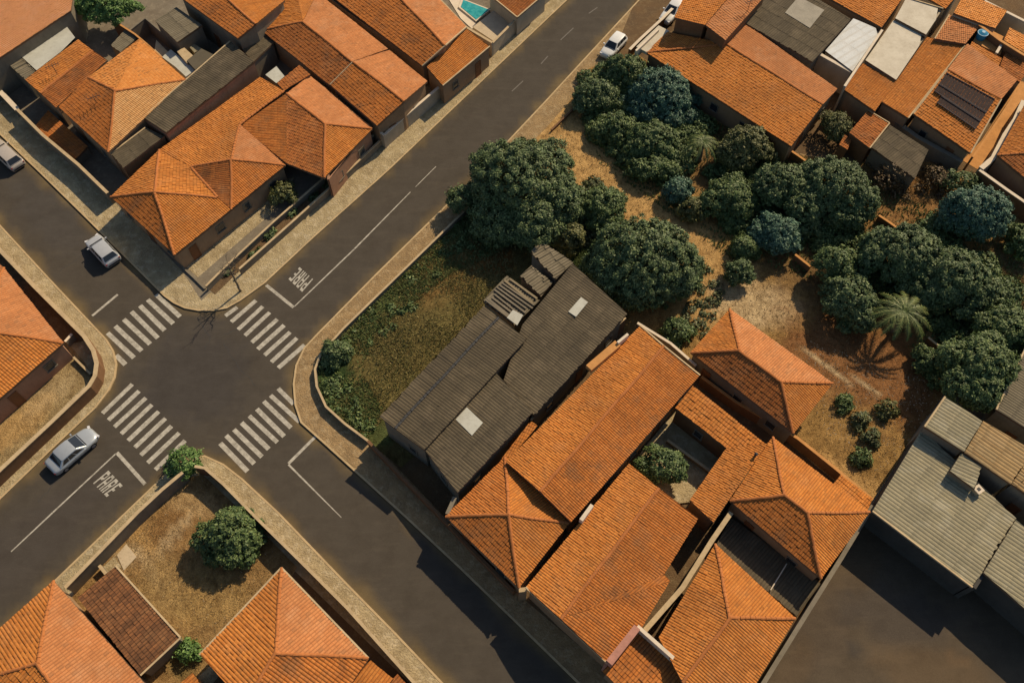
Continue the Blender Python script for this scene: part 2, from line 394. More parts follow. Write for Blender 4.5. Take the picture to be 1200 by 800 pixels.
def add_window(parent, a, b, t, w, h, z, door=False):
    """opening on the wall from a to b (outside on the right of a->b for CCW walls)"""
    a = Vector(a); b = Vector(b); d = (b - a).normalized(); n = Vector((d.y, -d.x)); c = a + (b - a) * t
    m = MB(); P = c + n * .02
    for s in (-1, 1): m.obox(P + d * (s * w / 2), d, (.05, .05), z, z + h)
    m.obox(P, d, (w / 2 - .052, .05), z + h - .09, z + h); m.obox(P + n * .03, d, (w / 2 + .1, .09), z - .06, z - .004)
    fr = m.build('door' if door else 'window', 'door_wood' if door else 'wall_grey', parent)
    q = MB(); q.obox(P - n * .005, d, (w / 2 - .055, .02), z + .003, z + h - .093)
    o = q.build('door_leaf' if door else 'pane', 'door_wood' if door else 'window_glass', fr)
def roof(parent, z, V, F, mat='tile_orange', kind='tile', caps=(), capmat='ridge_clay', wall='wall_ochre', over=.25, base=.1, wins=True, thick=.14, mats=None, trim=None, slab='fascia'):
    """V: letter -> (px,py[,rise]); F: strings, first two letters the eave"""
    W3 = {}
    for k, p in V.items():
        zz = z + (p[2] * RISE if len(p) > 2 else 0); W3[k] = Vector(G(p[0], p[1], zz))
    roofp = MB(); loops = []; edges = {}
    for f in F:
        f = f.replace(' ', ''); pts = [(W3[c].x, W3[c].y) for c in f]
        ids = list(f)
        if area(pts) < 0: ids = ids[::-1]
        for i in range(len(ids)): edges[(ids[i], ids[(i + 1) % len(ids)])] = 1
    bd = {a: b for (a, b) in edges if (b, a) not in edges}
    # deck
    names = list(W3); ix = {k: i for i, k in enumerate(names)}
    tv = [(W3[k].x, W3[k].y, W3[k].z + .045) for k in names]; bv = [(W3[k].x, W3[k].y, W3[k].z - .04 - thick) for k in names]
    n = len(names); fs = []
    for f in F:
        ids = [ix[c] for c in f.replace(' ', '')]
        if area([(tv[i][0], tv[i][1]) for i in ids]) < 0: ids = ids[::-1]
        pass
    for a, b in bd.items(): fs.append((ix[b], ix[a], ix[a] + n, ix[b] + n))
    rp = link_mesh('roof', tv + bv, fs, slab, parent)
    for i, f in enumerate(F):
        f = f.replace(' ', ''); pts = [(W3[c].x, W3[c].y) for c in f]; zs = [W3[c].z for c in f]; ei = 0
        if area(pts) < 0:
            pts = [pts[1], pts[0]] + pts[:1:-1]; zs = [zs[1], zs[0]] + zs[:1:-1]
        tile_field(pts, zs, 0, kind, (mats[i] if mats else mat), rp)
    for c in caps:
        cm = capmat
        if len(c) == 3: cm = 'metal_dark'
        ridge(W3[c[0]] + Vector((0, 0, .06)), W3[c[1]] + Vector((0, 0, .06)), cm, rp)
    if trim:
        for c in trim:
            a, b = W3[c[0]], W3[c[1]]; t = MB(); t.tube(a + Vector((0, 0, .06)), b + Vector((0, 0, .06)), .10, .10, 4)
            t.build('roof_edge', 'coping', rp)
    if wall:
        start = next(iter(bd)); loop = [start]; 
        while bd[loop[-1]] != start and len(loop) < 30: loop.append(bd[loop[-1]])
        pts = [(W3[c].x, W3[c].y) for c in loop]; ins = offset_poly(pts, over + random.uniform(-.01, .01)); m = len(ins)
        inn = offset_poly(pts, over + .2)
        top = [W3[c].z - thick - .06 for c in loop]
        v = [(p[0], p[1], base) for p in ins] + [(p[0], p[1], t) for p, t in zip(ins, top)] + [(p[0], p[1], base) for p in inn] + [(p[0], p[1], t) for p, t in zip(inn, top)]
        fs = []
        for i in range(m):
            j = (i + 1) % m; fs += [(i, j, m + j, m + i), (2 * m + j, 2 * m + i, 3 * m + i, 3 * m + j), (m + i, m + j, 3 * m + j, 3 * m + i)]
        wo = link_mesh('wall', v, fs, wall, parent)
        if wins:
            for i in range(m):
                j = (i + 1) % m; a = Vector(ins[i]); b = Vector(ins[j]); L = (b - a).length; nn = Vector((b.y - a.y, a.x - b.x))
                if nn.y < 0 and L > 3 and min(top[i], top[j]) > 2.3:
                    k = max(1, int(L / 3.4))
                    for q in range(k):
                        add_window(parent, a, b, (q + .5) / k, 1.0 if q % 3 else .85, 1.0, 1.15) if (q + i) % 3 != 1 else add_window(parent, a, b, (q + .5) / k, .85, 2.05, .14, True)
    return W3
RISE = .75
def house(name, label, cat, anchor, group=None):
    g = G(*anchor); return thing(name, label, cat, (g[0], g[1], .1), group)

def sheet(name, pts, z, mat, th=0.0, kind='structure', parent=None, lvl=0.0):
    """flat sheet or slab from plan points given as picture points on level lvl"""
    P = [G2(x, y, z) for x, y in pts]
    m = MB(); m.prism(P, z - max(th, .002), z)
    o = m.build(name, mat, parent)
    if parent is None: o['kind'] = kind
    return o
def strip(p0, p1, wpx_m, z, mat, name, parent, w1=None):
    a = Vector(G2(*p0, z)); b = Vector(G2(*p1, z)); d = (b - a).normalized(); n = Vector((-d.y, d.x)); w1 = w1 or wpx_m
    m = MB(); m.prism([tuple(a - n * wpx_m / 2), tuple(b - n * w1 / 2), tuple(b + n * w1 / 2), tuple(a + n * wpx_m / 2)], z - .002, z)
    return m.build(name, mat, parent)
def wall_line(label, pts, h, t=.2, mat='wall_grey', cap='coping', z0=.1, name='boundary_wall', cat='wall', capw=.05, closed=False, gate=None):
    """pts: picture points of the wall's top centre line"""
    P = [Vector(G2(x, y, h)) for x, y in pts]
    c = sum(P, Vector((0, 0))) / len(P)
    th = thing(name, label, cat, (P[0].x, P[0].y, z0))
    n = len(P); L = []; Rr = []
    def offs(t):
        L, Rr = [], []
        for i in range(n):
            d = ((P[min(i + 1, n - 1)] - P[i]).normalized() if i < n - 1 else Vector((0, 0))) + ((P[i] - P[i - 1]).normalized() if i > 0 else Vector((0, 0)))
            d.normalize(); q = Vector((-d.y, d.x)); L.append(P[i] + q * t / 2); Rr.append(P[i] - q * t / 2)
        return L, Rr
    for nm, tt, za, zb, mm in (('wall_body', t, z0, h - .08, mat), ('coping', t + capw, h - .079, h, cap)):
        L, Rr = offs(tt); m = MB(); v = []; f = []
        for i in range(n):
            for q in (L[i], Rr[i]):
                v += [(q.x, q.y, za), (q.x, q.y, zb)]
        for i in range(n - 1):
            a = 4 * i; b = a + 4
            f += [(a, b, b + 1, a + 1), (a + 2, a + 3, b + 3, b + 2), (a + 1, b + 1, b + 3, a + 3), (a, a + 2, b + 2, b)]
        f += [(0, 1, 3, 2), (4 * n - 4, 4 * n - 2, 4 * n - 1, 4 * n - 3)]
        link_mesh(nm, v, f, mm, th)
    return th

# ------------------------------------------------------------------ ground, roads, blocks
m = MB(); m.prism([(-900, -300), (900, -300), (900, 1500), (-900, 1500)], -.5, -.03); o = m.build('ground', 'far_land'); o['kind'] = 'structure'
ROADQ = [(-260, -60), (1500, -160), (1500, 1000), (-300, 1100)]
BLK = dict(
 nw=[(47, 203), (100, 255), (150, 305), (192, 347), (203, 355), (216, 361), (232, 364), (250, 364), (266, 361), (282, 352), (310, 332), (369, 277), (455, 200), (560, 100), (665, 0), (790, -120), (-100, -260), (-500, -120), (-140, 20), (0, 158)],
 w=[(-140, 130), (-60, 204), (0, 263), (60, 328), (125, 397), (133, 410), (137, 426), (135, 442), (128, 457), (112, 478), (60, 527), (0, 585), (-160, 740), (-600, 500), (-300, 250)],
 s=[(-120, 856), (65, 678), (185, 563), (200, 549), (216, 538), (240, 533), (262, 543), (284, 560), (327, 600), (407, 683), (465, 742), (520, 800), (680, 965), (200, 1200), (-200, 1000)],
 e=[(880, -120), (748, 0), (640, 117), (542, 221), (440, 321), (372, 390), (356, 407), (346, 428), (343, 450), (345, 474), (352, 495), (380, 520), (412, 549), (475, 606), (540, 667), (600, 725), (680, 803), (820, 950), (1600, 900), (1600, -100)])
for k, P in BLK.items():
    s_ = sheet('pavement', P, .13, 'sidewalk' if k != 'e' else 'sidewalk_brown', .16)
    q = [Vector(G2(x, y, .15)) for x, y in P]
    if area([tuple(v) for v in q]) < 0: q = q[::-1]
    inn = offset_poly([tuple(v) for v in q], .17); n = len(q)
    v = [(p.x, p.y, -.02) for p in q] + [(p.x, p.y, .15) for p in q] + [(*p, .15) for p in inn] + [(*p, .1) for p in inn]
    f = []
    for i in range(n):
        j = (i + 1) % n; f += [(i, j, n + j, n + i), (n + i, n + j, 2 * n + j, 2 * n + i), (2 * n + i, 2 * n + j, 3 * n + j, 3 * n + i)]
    # grow outwards a hair so the stone face stands proud of the slab
    v = [(x, y, zz) for x, y, zz in v]
    link_mesh('kerb', v, f, 'kerb', s_)

LOTPTS = {}
def pip(P, poly):
    x, y = P[:, 0], P[:, 1]; c = np.zeros(len(P), bool); n = len(poly)
    for i in range(n):
        x1, y1 = poly[i]; x2, y2 = poly[i - 1]
        k = ((y1 > y) != (y2 > y)) & (x < (x2 - x1) * (y - y1) / (y2 - y1 + 1e-12) + x1); c ^= k
    return c
def lot(name, pts, basec, patches, z=.142, step=.6, mat='lot_ground', dust=None, parent=None):
    """patches: (px,py,rx,ry,angle_deg,colour,strength) in picture points on the ground"""
    P = [G2(x, y, z) for x, y in pts]
    bm = bmesh.new(); bm.faces.new([bm.verts.new((*p, z)) for p in P]); bmesh.ops.triangulate(bm, faces=bm.faces[:])
    xs = [p[0] for p in P]; ys = [p[1] for p in P]
    for ax, (lo, hi) in enumerate(((min(xs), max(xs)), (min(ys), max(ys)))):
        k = lo + step
        while k < hi:
            nrm = (1, 0, 0) if ax == 0 else (0, 1, 0); co = (k, 0, 0) if ax == 0 else (0, k, 0)
            bmesh.ops.bisect_plane(bm, geom=bm.verts[:] + bm.edges[:] + bm.faces[:], plane_co=co, plane_no=nrm); k += step
    me = bpy.data.meshes.new(name); bm.normal_update()
    for f in bm.faces:
        if f.normal.z < 0: f.normal_flip()
    bm.to_mesh(me); bm.free()
    n = len(me.vertices); co = np.empty(n * 3); me.vertices.foreach_get('co', co); co = co.reshape(-1, 3)
    # picture coordinates of every vertex give its soil patch
    X, Y = co[:, 0], co[:, 1]
    dep = Y * st + (HC - z) * ct; px = 600 + FPX * X / dep; py = 400 - FPX * (Y * ct - (HC - z) * st) / dep
    c = np.tile(np.array(basec, float), (n, 1)); nz = smooth_noise(co[:, :2], 1.1, 5) * .22 + smooth_noise(co[:, :2], 3.3, 9) * .15
    for (cx, cy, rx, ry, an, colr, sgt) in patches:
        a = R(an); dx, dy = px - cx, py - cy
        u = (dx * math.cos(a) + dy * math.sin(a)) / rx; v = (-dx * math.sin(a) + dy * math.cos(a)) / ry
        d = np.sqrt(u * u + v * v) + nz; w = np.clip((1.15 - d) / .45, 0, 1) * sgt
        c = c * (1 - w[:, None]) + np.array(colr) * w[:, None]
    if dust:
        dmin = np.full(n, 1e9)
        for BP in dust[0]:
            q = np.array([G2(x, y, 0) for x, y in BP])
            for i in range(len(q)):
                a_, b_ = q[i - 1], q[i]; e_ = b_ - a_; t_ = np.clip(((co[:, :2] - a_) @ e_) / (e_ @ e_), 0, 1)
                dmin = np.minimum(dmin, np.linalg.norm(co[:, :2] - a_ - t_[:, None] * e_, axis=1))
        w = np.clip(1 - dmin / dust[2] + smooth_noise(co[:, :2], 1.3, 15) * .45 + smooth_noise(co[:, :2], .25, 16) * .35, 0, 1) ** 1.3 * .85
        c = c * (1 - w[:, None]) + np.array(dust[1]) * w[:, None]
    ca = me.color_attributes.new('Col', 'FLOAT_COLOR', 'POINT')
    ca.data.foreach_set('color', np.concatenate((c, np.ones((n, 1))), 1).ravel().astype(np.float32))
    me.materials.append(MATS[mat])
    o = bpy.data.objects.new(name, me); COL.objects.link(o); o['kind'] = 'structure'
    return o
road = lot('road', ROADQ, (.079, .068, .053), [(600, 690, 160, 30, 40, (.068, .060, .052), .8), (230, 440, 70, 60, 0, (.064, .057, .050), .9), (30, 640, 120, 40, -40, (.072, .062, .052), .8), (60, 250, 60, 30, 45, (.075, .068, .060), .7)], z=0., step=.55, mat='asphalt_ground', dust=(list(BLK.values()), (.17, .125, .06), .95))
m = MB(); m.prism([(-120, -30), (200, -30), (200, 220), (-120, 220)], -.03, -.012); m.build('road_base', 'asphalt', road)
TAN, DRY, RED, GRN, BRN, PALE = (.62, .39, .15), (.40, .245, .085), (.30, .14, .055), (.10, .135, .045), (.20, .125, .055), (.66, .51, .29)
lot('dirt_lot', [(640, 150), (668, 118), (690, 80), (744, 62), (925, 180), (1000, 190), (1090, 190), (1210, 250), (1260, 420), (1120, 470), (1022, 600), (925, 520), (855, 440), (735, 395), (640, 300), (556, 234)],
    DRY, [(880, 200, 80, 50, 20, BRN, .8), (640, 275, 50, 45, 0, BRN, .8), (675, 165, 80, 48, 35, TAN, .85), (725, 215, 120, 40, 42, TAN, 1.), (800, 280, 70, 46, 55, TAN, .95), (835, 340, 60, 50, 30, TAN, .95), (890, 360, 60, 30, 10, PALE, .8), (1010, 430, 120, 60, 30, RED, .9),
          (960, 300, 60, 50, 0, BRN, .8), (1060, 240, 60, 50, 0, RED, .5), (940, 400, 40, 20, 30, RED, .3), (1000, 570, 60, 22, 40, TAN, .8), (965, 425, 30, 3, 35, PALE, .9), (1015, 452, 26, 3, 33, PALE, .9), (1040, 500, 26, 4, 35, TAN, .8), (985, 440, 20, 3, 35, PALE, .8), (1010, 510, 60, 40, 30, DRY, .6), (1180, 300, 50, 60, 0, DRY, .9), (940, 450, 30, 12, 20, TAN, .6)])
lot('grass_lot', [(556, 236), (405, 383), (368, 432), (372, 452), (383, 478), (431, 517), (470, 548), (640, 400), (690, 330), (640, 270)],
    (.19, .155, .055), [(440, 345, 80, 30, -45, GRN, .95), (540, 270, 70, 45, 0, GRN, .95), (385, 450, 30, 45, 0, (.05, .09, .03), 1), (420, 490, 50, 22, 40, GRN, .9), (520, 320, 50, 35, -30, (.26, .15, .05), .7), (470, 400, 45, 40, -40, (.15, .12, .042), .8), (575, 300, 25, 22, 0, (.30, .14, .04), .85)], z=.149)
lot('sandy_lot', [(84, 700), (164, 606), (214, 560), (238, 556), (303, 618), (348, 664), (330, 700), (235, 790), (205, 820), (160, 800), (95, 720)],
    (.40, .25, .10), [(200, 620, 60, 22, -40, (.34, .19, .07), .8), (170, 640, 40, 12, 60, TAN, .8), (230, 590, 40, 16, 20, (.52, .36, .17), .8), (150, 650, 24, 12, -40, PALE, .8), (205, 625, 8, 40, 40, PALE, .6), (175, 665, 8, 30, -30, PALE, .5), (240, 700, 50, 40, 0, (.48, .32, .12), .7), (215, 770, 24, 24, 0, GRN, .5), (190, 690, 30, 40, 0, (.42, .29, .12), .6)])
lot('side_yard', [(-60, 500), (0, 470), (76, 398), (100, 425), (108, 442), (0, 552), (-60, 610)], (.42, .31, .15), [(20, 500, 60, 14, -42, TAN, .7), (60, 460, 40, 12, -42, PALE, .4)])
sheet('yard', [(-60, 220), (0, 296), (100, 399), (76, 404), (0, 470), (-60, 520)], .138, 'soil_yard')
sheet('yard', [(52, 163), (-14, 100), (-90, 30), (-480, -110), (-100, -240), (730, -115), (500, 90), (355, 245), (236, 352), (214, 318), (128, 230)], .138, 'concrete_yard')
sheet('garden_bed', [(243, 337), (264, 316), (322, 262), (402, 192), (446, 158), (452, 162), (408, 202), (342, 262), (282, 316), (252, 345)], .150, 'soil_yard')  # dark soil stands in for the shaded band between the walls
sheet('garden_bed', [(215, 310), (232, 325), (318, 250), (345, 208), (320, 212)], .146, 'sidewalk')
sheet('yard', [(770, -60), (720, 60), (925, 178), (1010, 190), (1115, 196), (1230, 260), (1300, 100), (1200, -80)], .139, 'soil_yard')
sheet('yard', [(470, 552), (436, 517), (446, 485), (640, 300), (740, 385), (830, 430), (925, 520), (1022, 600), (1000, 640), (870, 850), (790, 850), (612, 700)], .137, 'soil_yard')
lot('paved_yard', [(900, 790), (1021, 602), (1040, 590), (1260, 700), (1300, 1000), (820, 900)], (.100, .078, .052), [(1000, 660, 60, 30, -60, (.115, .082, .047), .6), (960, 740, 70, 40, -50, (.092, .070, .048), .7), (1090, 790, 80, 30, 20, (.13, .09, .05), .6), (1050, 720, 70, 36, 10, (.074, .062, .050), .7), (930, 780, 40, 20, -50, (.12, .085, .05), .6), (1000, 760, 12, 8, 0, (.05, .045, .04), .6), (1120, 770, 16, 6, 30, (.15, .10, .055), .6)], z=.150, step=.6, mat='asphalt_ground')
sheet('yard', [(86, 706), (170, 806), (250, 800), (345, 668), (480, 800), (640, 960), (200, 1180), (-190, 990), (-96, 850)], .135, 'soil_yard')
sheet('yard', [(1020, 590), (1110, 455), (1200, 400), (1300, 420), (1300, 720), (1200, 700)], .148, 'concrete_yard')

# ------------------------------------------------------------------ road markings (parts of the road)
ZM = .006
def bars(ps, w):
    for a, b in ps: strip(a, b, w + random.uniform(-.02, .02), ZM, 'paint_white', 'crosswalk_stripe', road)
bars([((183, 345), (211, 371)), ((173, 351), (203, 379)), ((164, 358), (193, 387)), ((154, 365), (185, 396)), ((145, 374), (176, 403)), ((135, 382), (166, 411)), ((126, 390), (157, 419)), ((136, 416), (147, 427))], .46)
bars([((264, 370), (278, 360)), ((271, 377), (300, 352)), ((279, 386), (308, 359)), ((287, 393), (316, 366)), ((295, 401), (325, 374)), ((302, 409), (333, 381)), ((310, 416), (340, 389)), ((318, 424), (348, 396)), ((326, 431), (357, 404))], .45)
bars([((258, 519), (290, 552)), ((265, 510), (298, 543)), ((274, 503), (307, 535)), ((283, 495), (315, 526)), ((292, 487), (325, 518)), ((301, 479), (333, 511)), ((309, 470), (341, 501)), ((317, 463), (351, 494)), ((326, 455), (344, 473))], .42)
bars([((155, 450), (120, 484)), ((163, 458), (127, 492)), ((171, 466), (134, 500)), ((178, 474), (142, 508)), ((186, 482), (150, 516)), ((194, 490), (158, 524)), ((201, 499), (165, 533)), ((210, 507), (173, 542)), ((217, 516), (182, 550))], .44)
for a, b, w in (((312, 334), (344, 360), .32), ((137, 530), (170, 567), .32), ((370, 511), (338, 543), .28), ((108, 370), (138, 345), .25)):
    strip(a, b, w, ZM, 'paint_white', 'stop_line', road)
for a, b, w, w1 in (((345, 359), (415, 292), .12, .16), ((415.4, 291.6), (481, 225), .16, .10), ((487, 219), (511, 195), .08, .08), ((136, 531), (62, 600), .13, .15), ((61.6, 600.4), (13, 646), .15, .11), ((338, 544), (400, 606), .17, .07),
                    ((600, 107), (613, 95), .13, .13), ((634, 75), (642, 66), .13, .13), ((657, 47), (672, 33), .13, .13), ((690, 16), (700, 9), .13, .13)):
    strip(a, b, w, ZM, 'paint_white' if a[1] > 200 else 'paint_worn', 'centre_line', road, w1)
LET = {'P': [(0, 0, .29, 1), (.22, .82, .78, 1), (.22, .42, .78, .58), (.72, .5, .92, .9)],
       'A': [(0, 0, .27, .85), (.72, 0, .92, .85), (.1, .85, .82, 1), (.2, .38, .72, .52)],
       'R': [(0, 0, .29, 1), (.22, .82, .78, 1), (.22, .42, .78, .58), (.72, .54, .92, .9), (.55, .0, .78, .42)],
       'E': [(0, 0, .29, 1), (.22, .84, .9, 1), (.22, .43, .75, .57), (.22, 0, .9, .15)]}
def word(txt, BL, BR, TR, TL):
    """letters laid on the road inside the quad bottom-left, bottom-right, top-right, top-left"""
    c = [Vector(G(x, y, ZM)) for x, y in (BL, BR, TR, TL)]
    n = len(txt); cw = 1 / (n * 1.0)
    for i, ch in enumerate(txt):
        m = MB()
        for (x0, y0, x1, y1) in LET[ch]:
            q = []
            for x, y in ((x0, y0), (x1, y0), (x1, y1), (x0, y1)):
                u = (i + x * .84) * cw; q.append(tuple((c[0] * (1 - u) * (1 - y) + c[1] * u * (1 - y) + c[2] * u * y + c[3] * (1 - u) * y)[:2]))
            m.prism(q, ZM - .002, ZM + random.uniform(-.0004, .0004))
        m.build('road_letter', 'paint_letters', road)
word('PARE', (367, 327), (350, 312), (337, 326), (354, 342))
word('PARE', (109, 566), (126, 583), (145, 570), (127, 551))
wall_line('short wall added to stop sun leaking between grey shed and pyramid-roofed house', [(533, 582), (524, 602)], 3.4, .3, 'wall_shaded', 'wall_grey')  # added wall, blocks sun that came through the gap onto the pavement
wall_line('dark infill wall closing the sun leak between the two lower right ribbed sheds', [(1156, 664), (1141, 688)], 3.3, .35, 'wall_shaded', 'wall_shaded')  # infill added over a sun leak; its dark colour holds the shade
wall_line('narrow filler wall added against the lit gap between pyramid house and notched house', [(608, 691), (617, 690)], 3.0, .3, 'wall_ochre', 'coping')  # added to keep a lit strip off the shaded pavement
# repairs and cracks in the asphalt
m = MB()
for (pts) in ([(318, 400), (300, 380), (262, 392)], [(262, 402), (278, 428), (300, 452)], [(44, 588), (60, 570), (75, 558)], [(70, 318), (95, 300)], [(232, 372), (247, 395), (240, 410)]):
    for a, b in zip(pts, pts[1:]):
        A = Vector(G2(*a, .004)); B = Vector(G2(*b, .004)); d = (B - A).normalized(); nn = Vector((-d.y, d.x)); k = 7
        Q = [A + (B - A) * i / k + nn * random.uniform(-.12, .12) * (0 < i < k) for i in range(k + 1)]
        for i in range(k):
            m.prism([tuple(Q[i] - nn * .02), tuple(Q[i + 1] - nn * .02), tuple(Q[i + 1] + nn * .02), tuple(Q[i] + nn * .02)], .002, .004)
m.build('crack', 'metal_dark', road)

# ------------------------------------------------------------------ houses: south-west and west corners
h = house('house', 'house with large clay hip roof at left edge beside the curved corner wall', 'house', (40, 420))
roof(h, 3.0, dict(A=(5, 314), B=(75, 402), C=(-60, 520), D=(-150, 425), P=(-30, 386, 2.3), Q=(-50, 402, 2.3)), ['AB P', 'BC QP', 'CD Q', 'DA PQ'], 'tile_orange', 'big', ['PB', 'AP', 'PQ'], wall='wall_peach', mats=['tile_pinkish', 'tile_orange', 'tile_orange', 'tile_orange'])
roof(h, 2.9, dict(A=(-8, 303), B=(5, 314), C=(14, 327), D=(-6, 345), E=(-30, 330)), ['ABCDE'], 'tile_pinkish', 'big', wall=None)
h = house('house', 'house with light orange hip roof at the bottom left, touching the street', 'house', (60, 760))
roof(h, 3.0, dict(N=(63, 680), E=(214, 850), S=(60, 980), W=(-90, 815), P=(44, 777, 2.0), Q=(92, 850, 2.0)), ['NE QP', 'ES Q', 'SW PQ', 'WN P'], 'tile_pinkish', 'big', ['PN', 'PW', 'PQ', 'QE'], wall='wall_ochre', mats=['tile_pinkish', 'tile_orange', 'tile_orange', 'tile_orange'])
h = house('shed', 'low shed under mossy dark brown tiles beside the sandy lot', 'shed', (150, 720))
roof(h, 2.3, dict(N=(136, 663), E=(212, 747), S=(165, 791), W=(91, 700)), ['SW NE'], 'tile_old_brown', 'big', trim=['NE', 'ES'], wall='wall_grey', over=.2, wins=False)
h = house('house', 'house with hip roof at the bottom centre, ridge running down to the frame edge', 'house', (330, 760))
roof(h, 3.0, dict(N=(330, 665), E=(432, 771), S=(350, 890), R=(287, 824, 1.9), W=(234, 767), P=(323, 765, 2.0)), ['NE P', 'ES RP', 'WN PR'], 'tile_orange', 'big', ['PN', 'PE', 'PR'], wall='wall_ochre', mats=['tile_pinkish', 'tile_weathered', 'tile_orange'], trim=['NE', 'WN'])
roof(h, 2.5, dict(A=(434, 773), B=(461, 795), C=(430, 835), D=(400, 812)), ['AB CD'], 'tile_orange', 'big', wall='wall_ochre', over=.2, wins=False)
roof(h, 2.2, dict(A=(466, 789), B=(500, 828), C=(470, 850), D=(448, 808)), ['AB CD'], 'tile_rust', 'big', wall='wall_ochre', over=.2, wins=False)
h = house('outbuilding', 'tiny tiled lean-to at the bottom edge between the mossy shed and the hip-roofed house', 'shed', (228, 800))
roof(h, 2.1, dict(A=(226, 788), B=(246, 812), C=(225, 830), D=(205, 806)), ['AB CD'], 'tile_orange', 'big', wall='wall_peach', over=.12, wins=False)

# ------------------------------------------------------------------ centre row
h = house('house', 'house with small orange pyramid roof at the street end of the central row', 'house', (600, 640))
roof(h, 3.3, dict(W=(522, 605), N=(592, 535), E=(667, 613), S=(608, 689), P=(596, 603, 1.7)), ['WN P', 'NE P', 'ES P', 'SW P'], 'tile_orange', 'tile', ['PW', 'PN', 'PE', 'PS'], wall='wall_ochre', mats=['tile_weathered', 'tile_orange', 'tile_orange', 'tile_weathered'])
roof(h, 3.1, dict(A=(622, 493), B=(630, 499), C=(595, 540), D=(588, 537)), ['CD AB'], 'tile_orange', 'tile', wall=None)
h = house('warehouse', 'long gabled hall with dark stained orange tiles, next to the grey shed roofs', 'building', (700, 520))
roof(h, 3.9, dict(N=(750, 382), E=(820, 440), S=(669, 612), R=(633, 576, .95), W=(593, 541), T=(778, 406, .95)), ['ES RT', 'WN TR'], 'tile_weathered', 'tile', ['TR'], wall='wall_ochre', mats=['tile_weathered', 'tile_orange'], trim=['NT', 'TE'])
m = MB(); a = Vector(G2(690, 431, 4.4)); b = Vector(G2(724, 402, 4.4)); m.obox((a + b) / 2, b - a, ((b - a).length / 2, .35), 3.9, 4.45); m.build('parapet', 'coping_orange', h)
m = MB(); a = Vector(G2(724, 401, 4.7)); b = Vector(G2(736, 391, 4.7)); m.obox((a + b) / 2, b - a, ((b - a).length / 2, .12), 3.9, 4.7); m.build('parapet', 'coping_pale', h)
h = house('house', 'wide gabled house with notched right eave, facing the shaded street', 'house', (700, 690))
roof(h, 3.7, dict(N=(737, 543), E=(818, 607), F=(778, 673), H=(785, 681), I=(751, 737), S=(712, 777), R=(657, 725, 1.0), W=(616, 688), T=(772, 572, 1.0)), ['FE TR', 'HI SR', 'FH R', 'WN TR'], 'tile_weathered', 'tile', ['TR'], wall='wall_ochre', trim=['WS'], mats=['tile_weathered', 'tile_weathered', 'tile_weathered', 'tile_orange'], wins=False)
m = MB(); a = Vector(G2(747, 734, 4.6)); b = Vector(G2(714, 776, 4.6)); m.obox((a + b) / 2, b - a, ((b - a).length / 2, .28), .1, 4.55); m.build('parapet', 'pink_wall', h)
m = MB(); a = Vector(G2(681, 609, 4.5)); b = Vector(G2(694, 591, 4.5)); m.obox((a + b) / 2, b - a, ((b - a).length / 2, .16), 3.6, 4.5); m.build('parapet', 'coping_pale', h)
h = house('house', 'coarse-tiled roof at the bottom edge behind a pale coping strip', 'house', (760, 790))
roof(h, 3.3, dict(N=(750, 738), E=(808, 790), S=(770, 850), W=(706, 786)), ['SW NE'], 'tile_weathered', 'big', wall='wall_ochre', wins=False)
m = MB(); a = Vector(G2(747, 733, 4.3)); b = Vector(G2(808, 787, 4.3)); m.obox((a + b) / 2, b - a, ((b - a).length / 2, .14), 3.0, 4.3); m.build('parapet', 'coping_pale', h)
h = house('house', 'hip-roofed house at the bottom edge below the grey flat-roofed annex', 'house', (850, 760))
roof(h, 3.6, dict(A=(838, 637), B=(932, 724), C=(868, 830), D=(800, 800, 1.6), E=(772, 746), P=(855, 724, 1.9)), ['AB P', 'BC DP', 'EA PD'], 'tile_orange', 'tile', ['PA', 'PB', 'PD'], wall='wall_ochre', wins=False)
h = house('annex', 'dark corrugated lean-to roof set between the two hip-roofed houses', 'building', (900, 670))
roof(h, 1.4, dict(A=(857, 606), B=(962, 684), C=(933, 722), D=(838, 640)), ['CD AB'], 'cement_dark', 'sheet', wall='wall_grey', over=.1, wins=False)
m = MB(); m.tube(G(922, 660, 1.7), G(903, 691, 1.7), .05, .05, 5); m.build('pipe', 'coping_pale', h)
h = house('house', 'orange hip-roofed house beside the paved yard, with a short ridge', 'house', (940, 600))
roof(h, 3.5, dict(W=(855, 587), N=(905, 512), E=(1019, 600), S=(962, 678), P=(919, 580, 1.9), Q=(946, 601, 1.9)), ['WN P', 'NE QP', 'ES Q', 'SW PQ'], 'tile_orange', 'tile', ['PN', 'PW', 'PQ', 'QE', 'QS'], wall='wall_ochre', mats=['tile_orange', 'tile_orange', 'tile_orange', 'tile_weathered'])
roof(h, 3.2, dict(A=(812, 452, .5), B=(898, 521, .5), C=(851, 525), D=(791, 478)), ['CD AB'], 'tile_orange', 'big', wall='wall_brown', over=.15)
roof(h, 3.2, dict(C=(851, 525), B=(899, 520, .9), W=(836, 612, .6), D=(808, 586)), ['DC BW'], 'tile_orange', 'tile', wall='wall_brown', over=.15)
h = house('house', 'orange hip roof standing alone beside the dirt track and tan ground', 'house', (890, 430))
roof(h, 3.4, dict(N=(855, 362), E=(976, 449), S=(930, 508), W=(809, 413), P=(866, 411, 1.8), Q=(915, 448, 1.8)), ['WN P', 'NE QP', 'ES Q', 'SW PQ'], 'tile_orange', 'tile', ['PN', 'PW', 'PQ', 'QE', 'QS'], wall='wall_grey', mats=['tile_orange', 'tile_pinkish', 'tile_orange', 'tile_rust'])
h = house('outbuilding', 'narrow low tiled roof along the wall between hip-roofed house and bushes', 'shed', (1000, 575))
roof(h, 2.4, dict(A=(985, 556), B=(1022, 584), C=(1016, 600), D=(976, 567)), ['CD AB'], 'tile_orange', 'tile', wall='wall_brown', over=.1, wins=False)

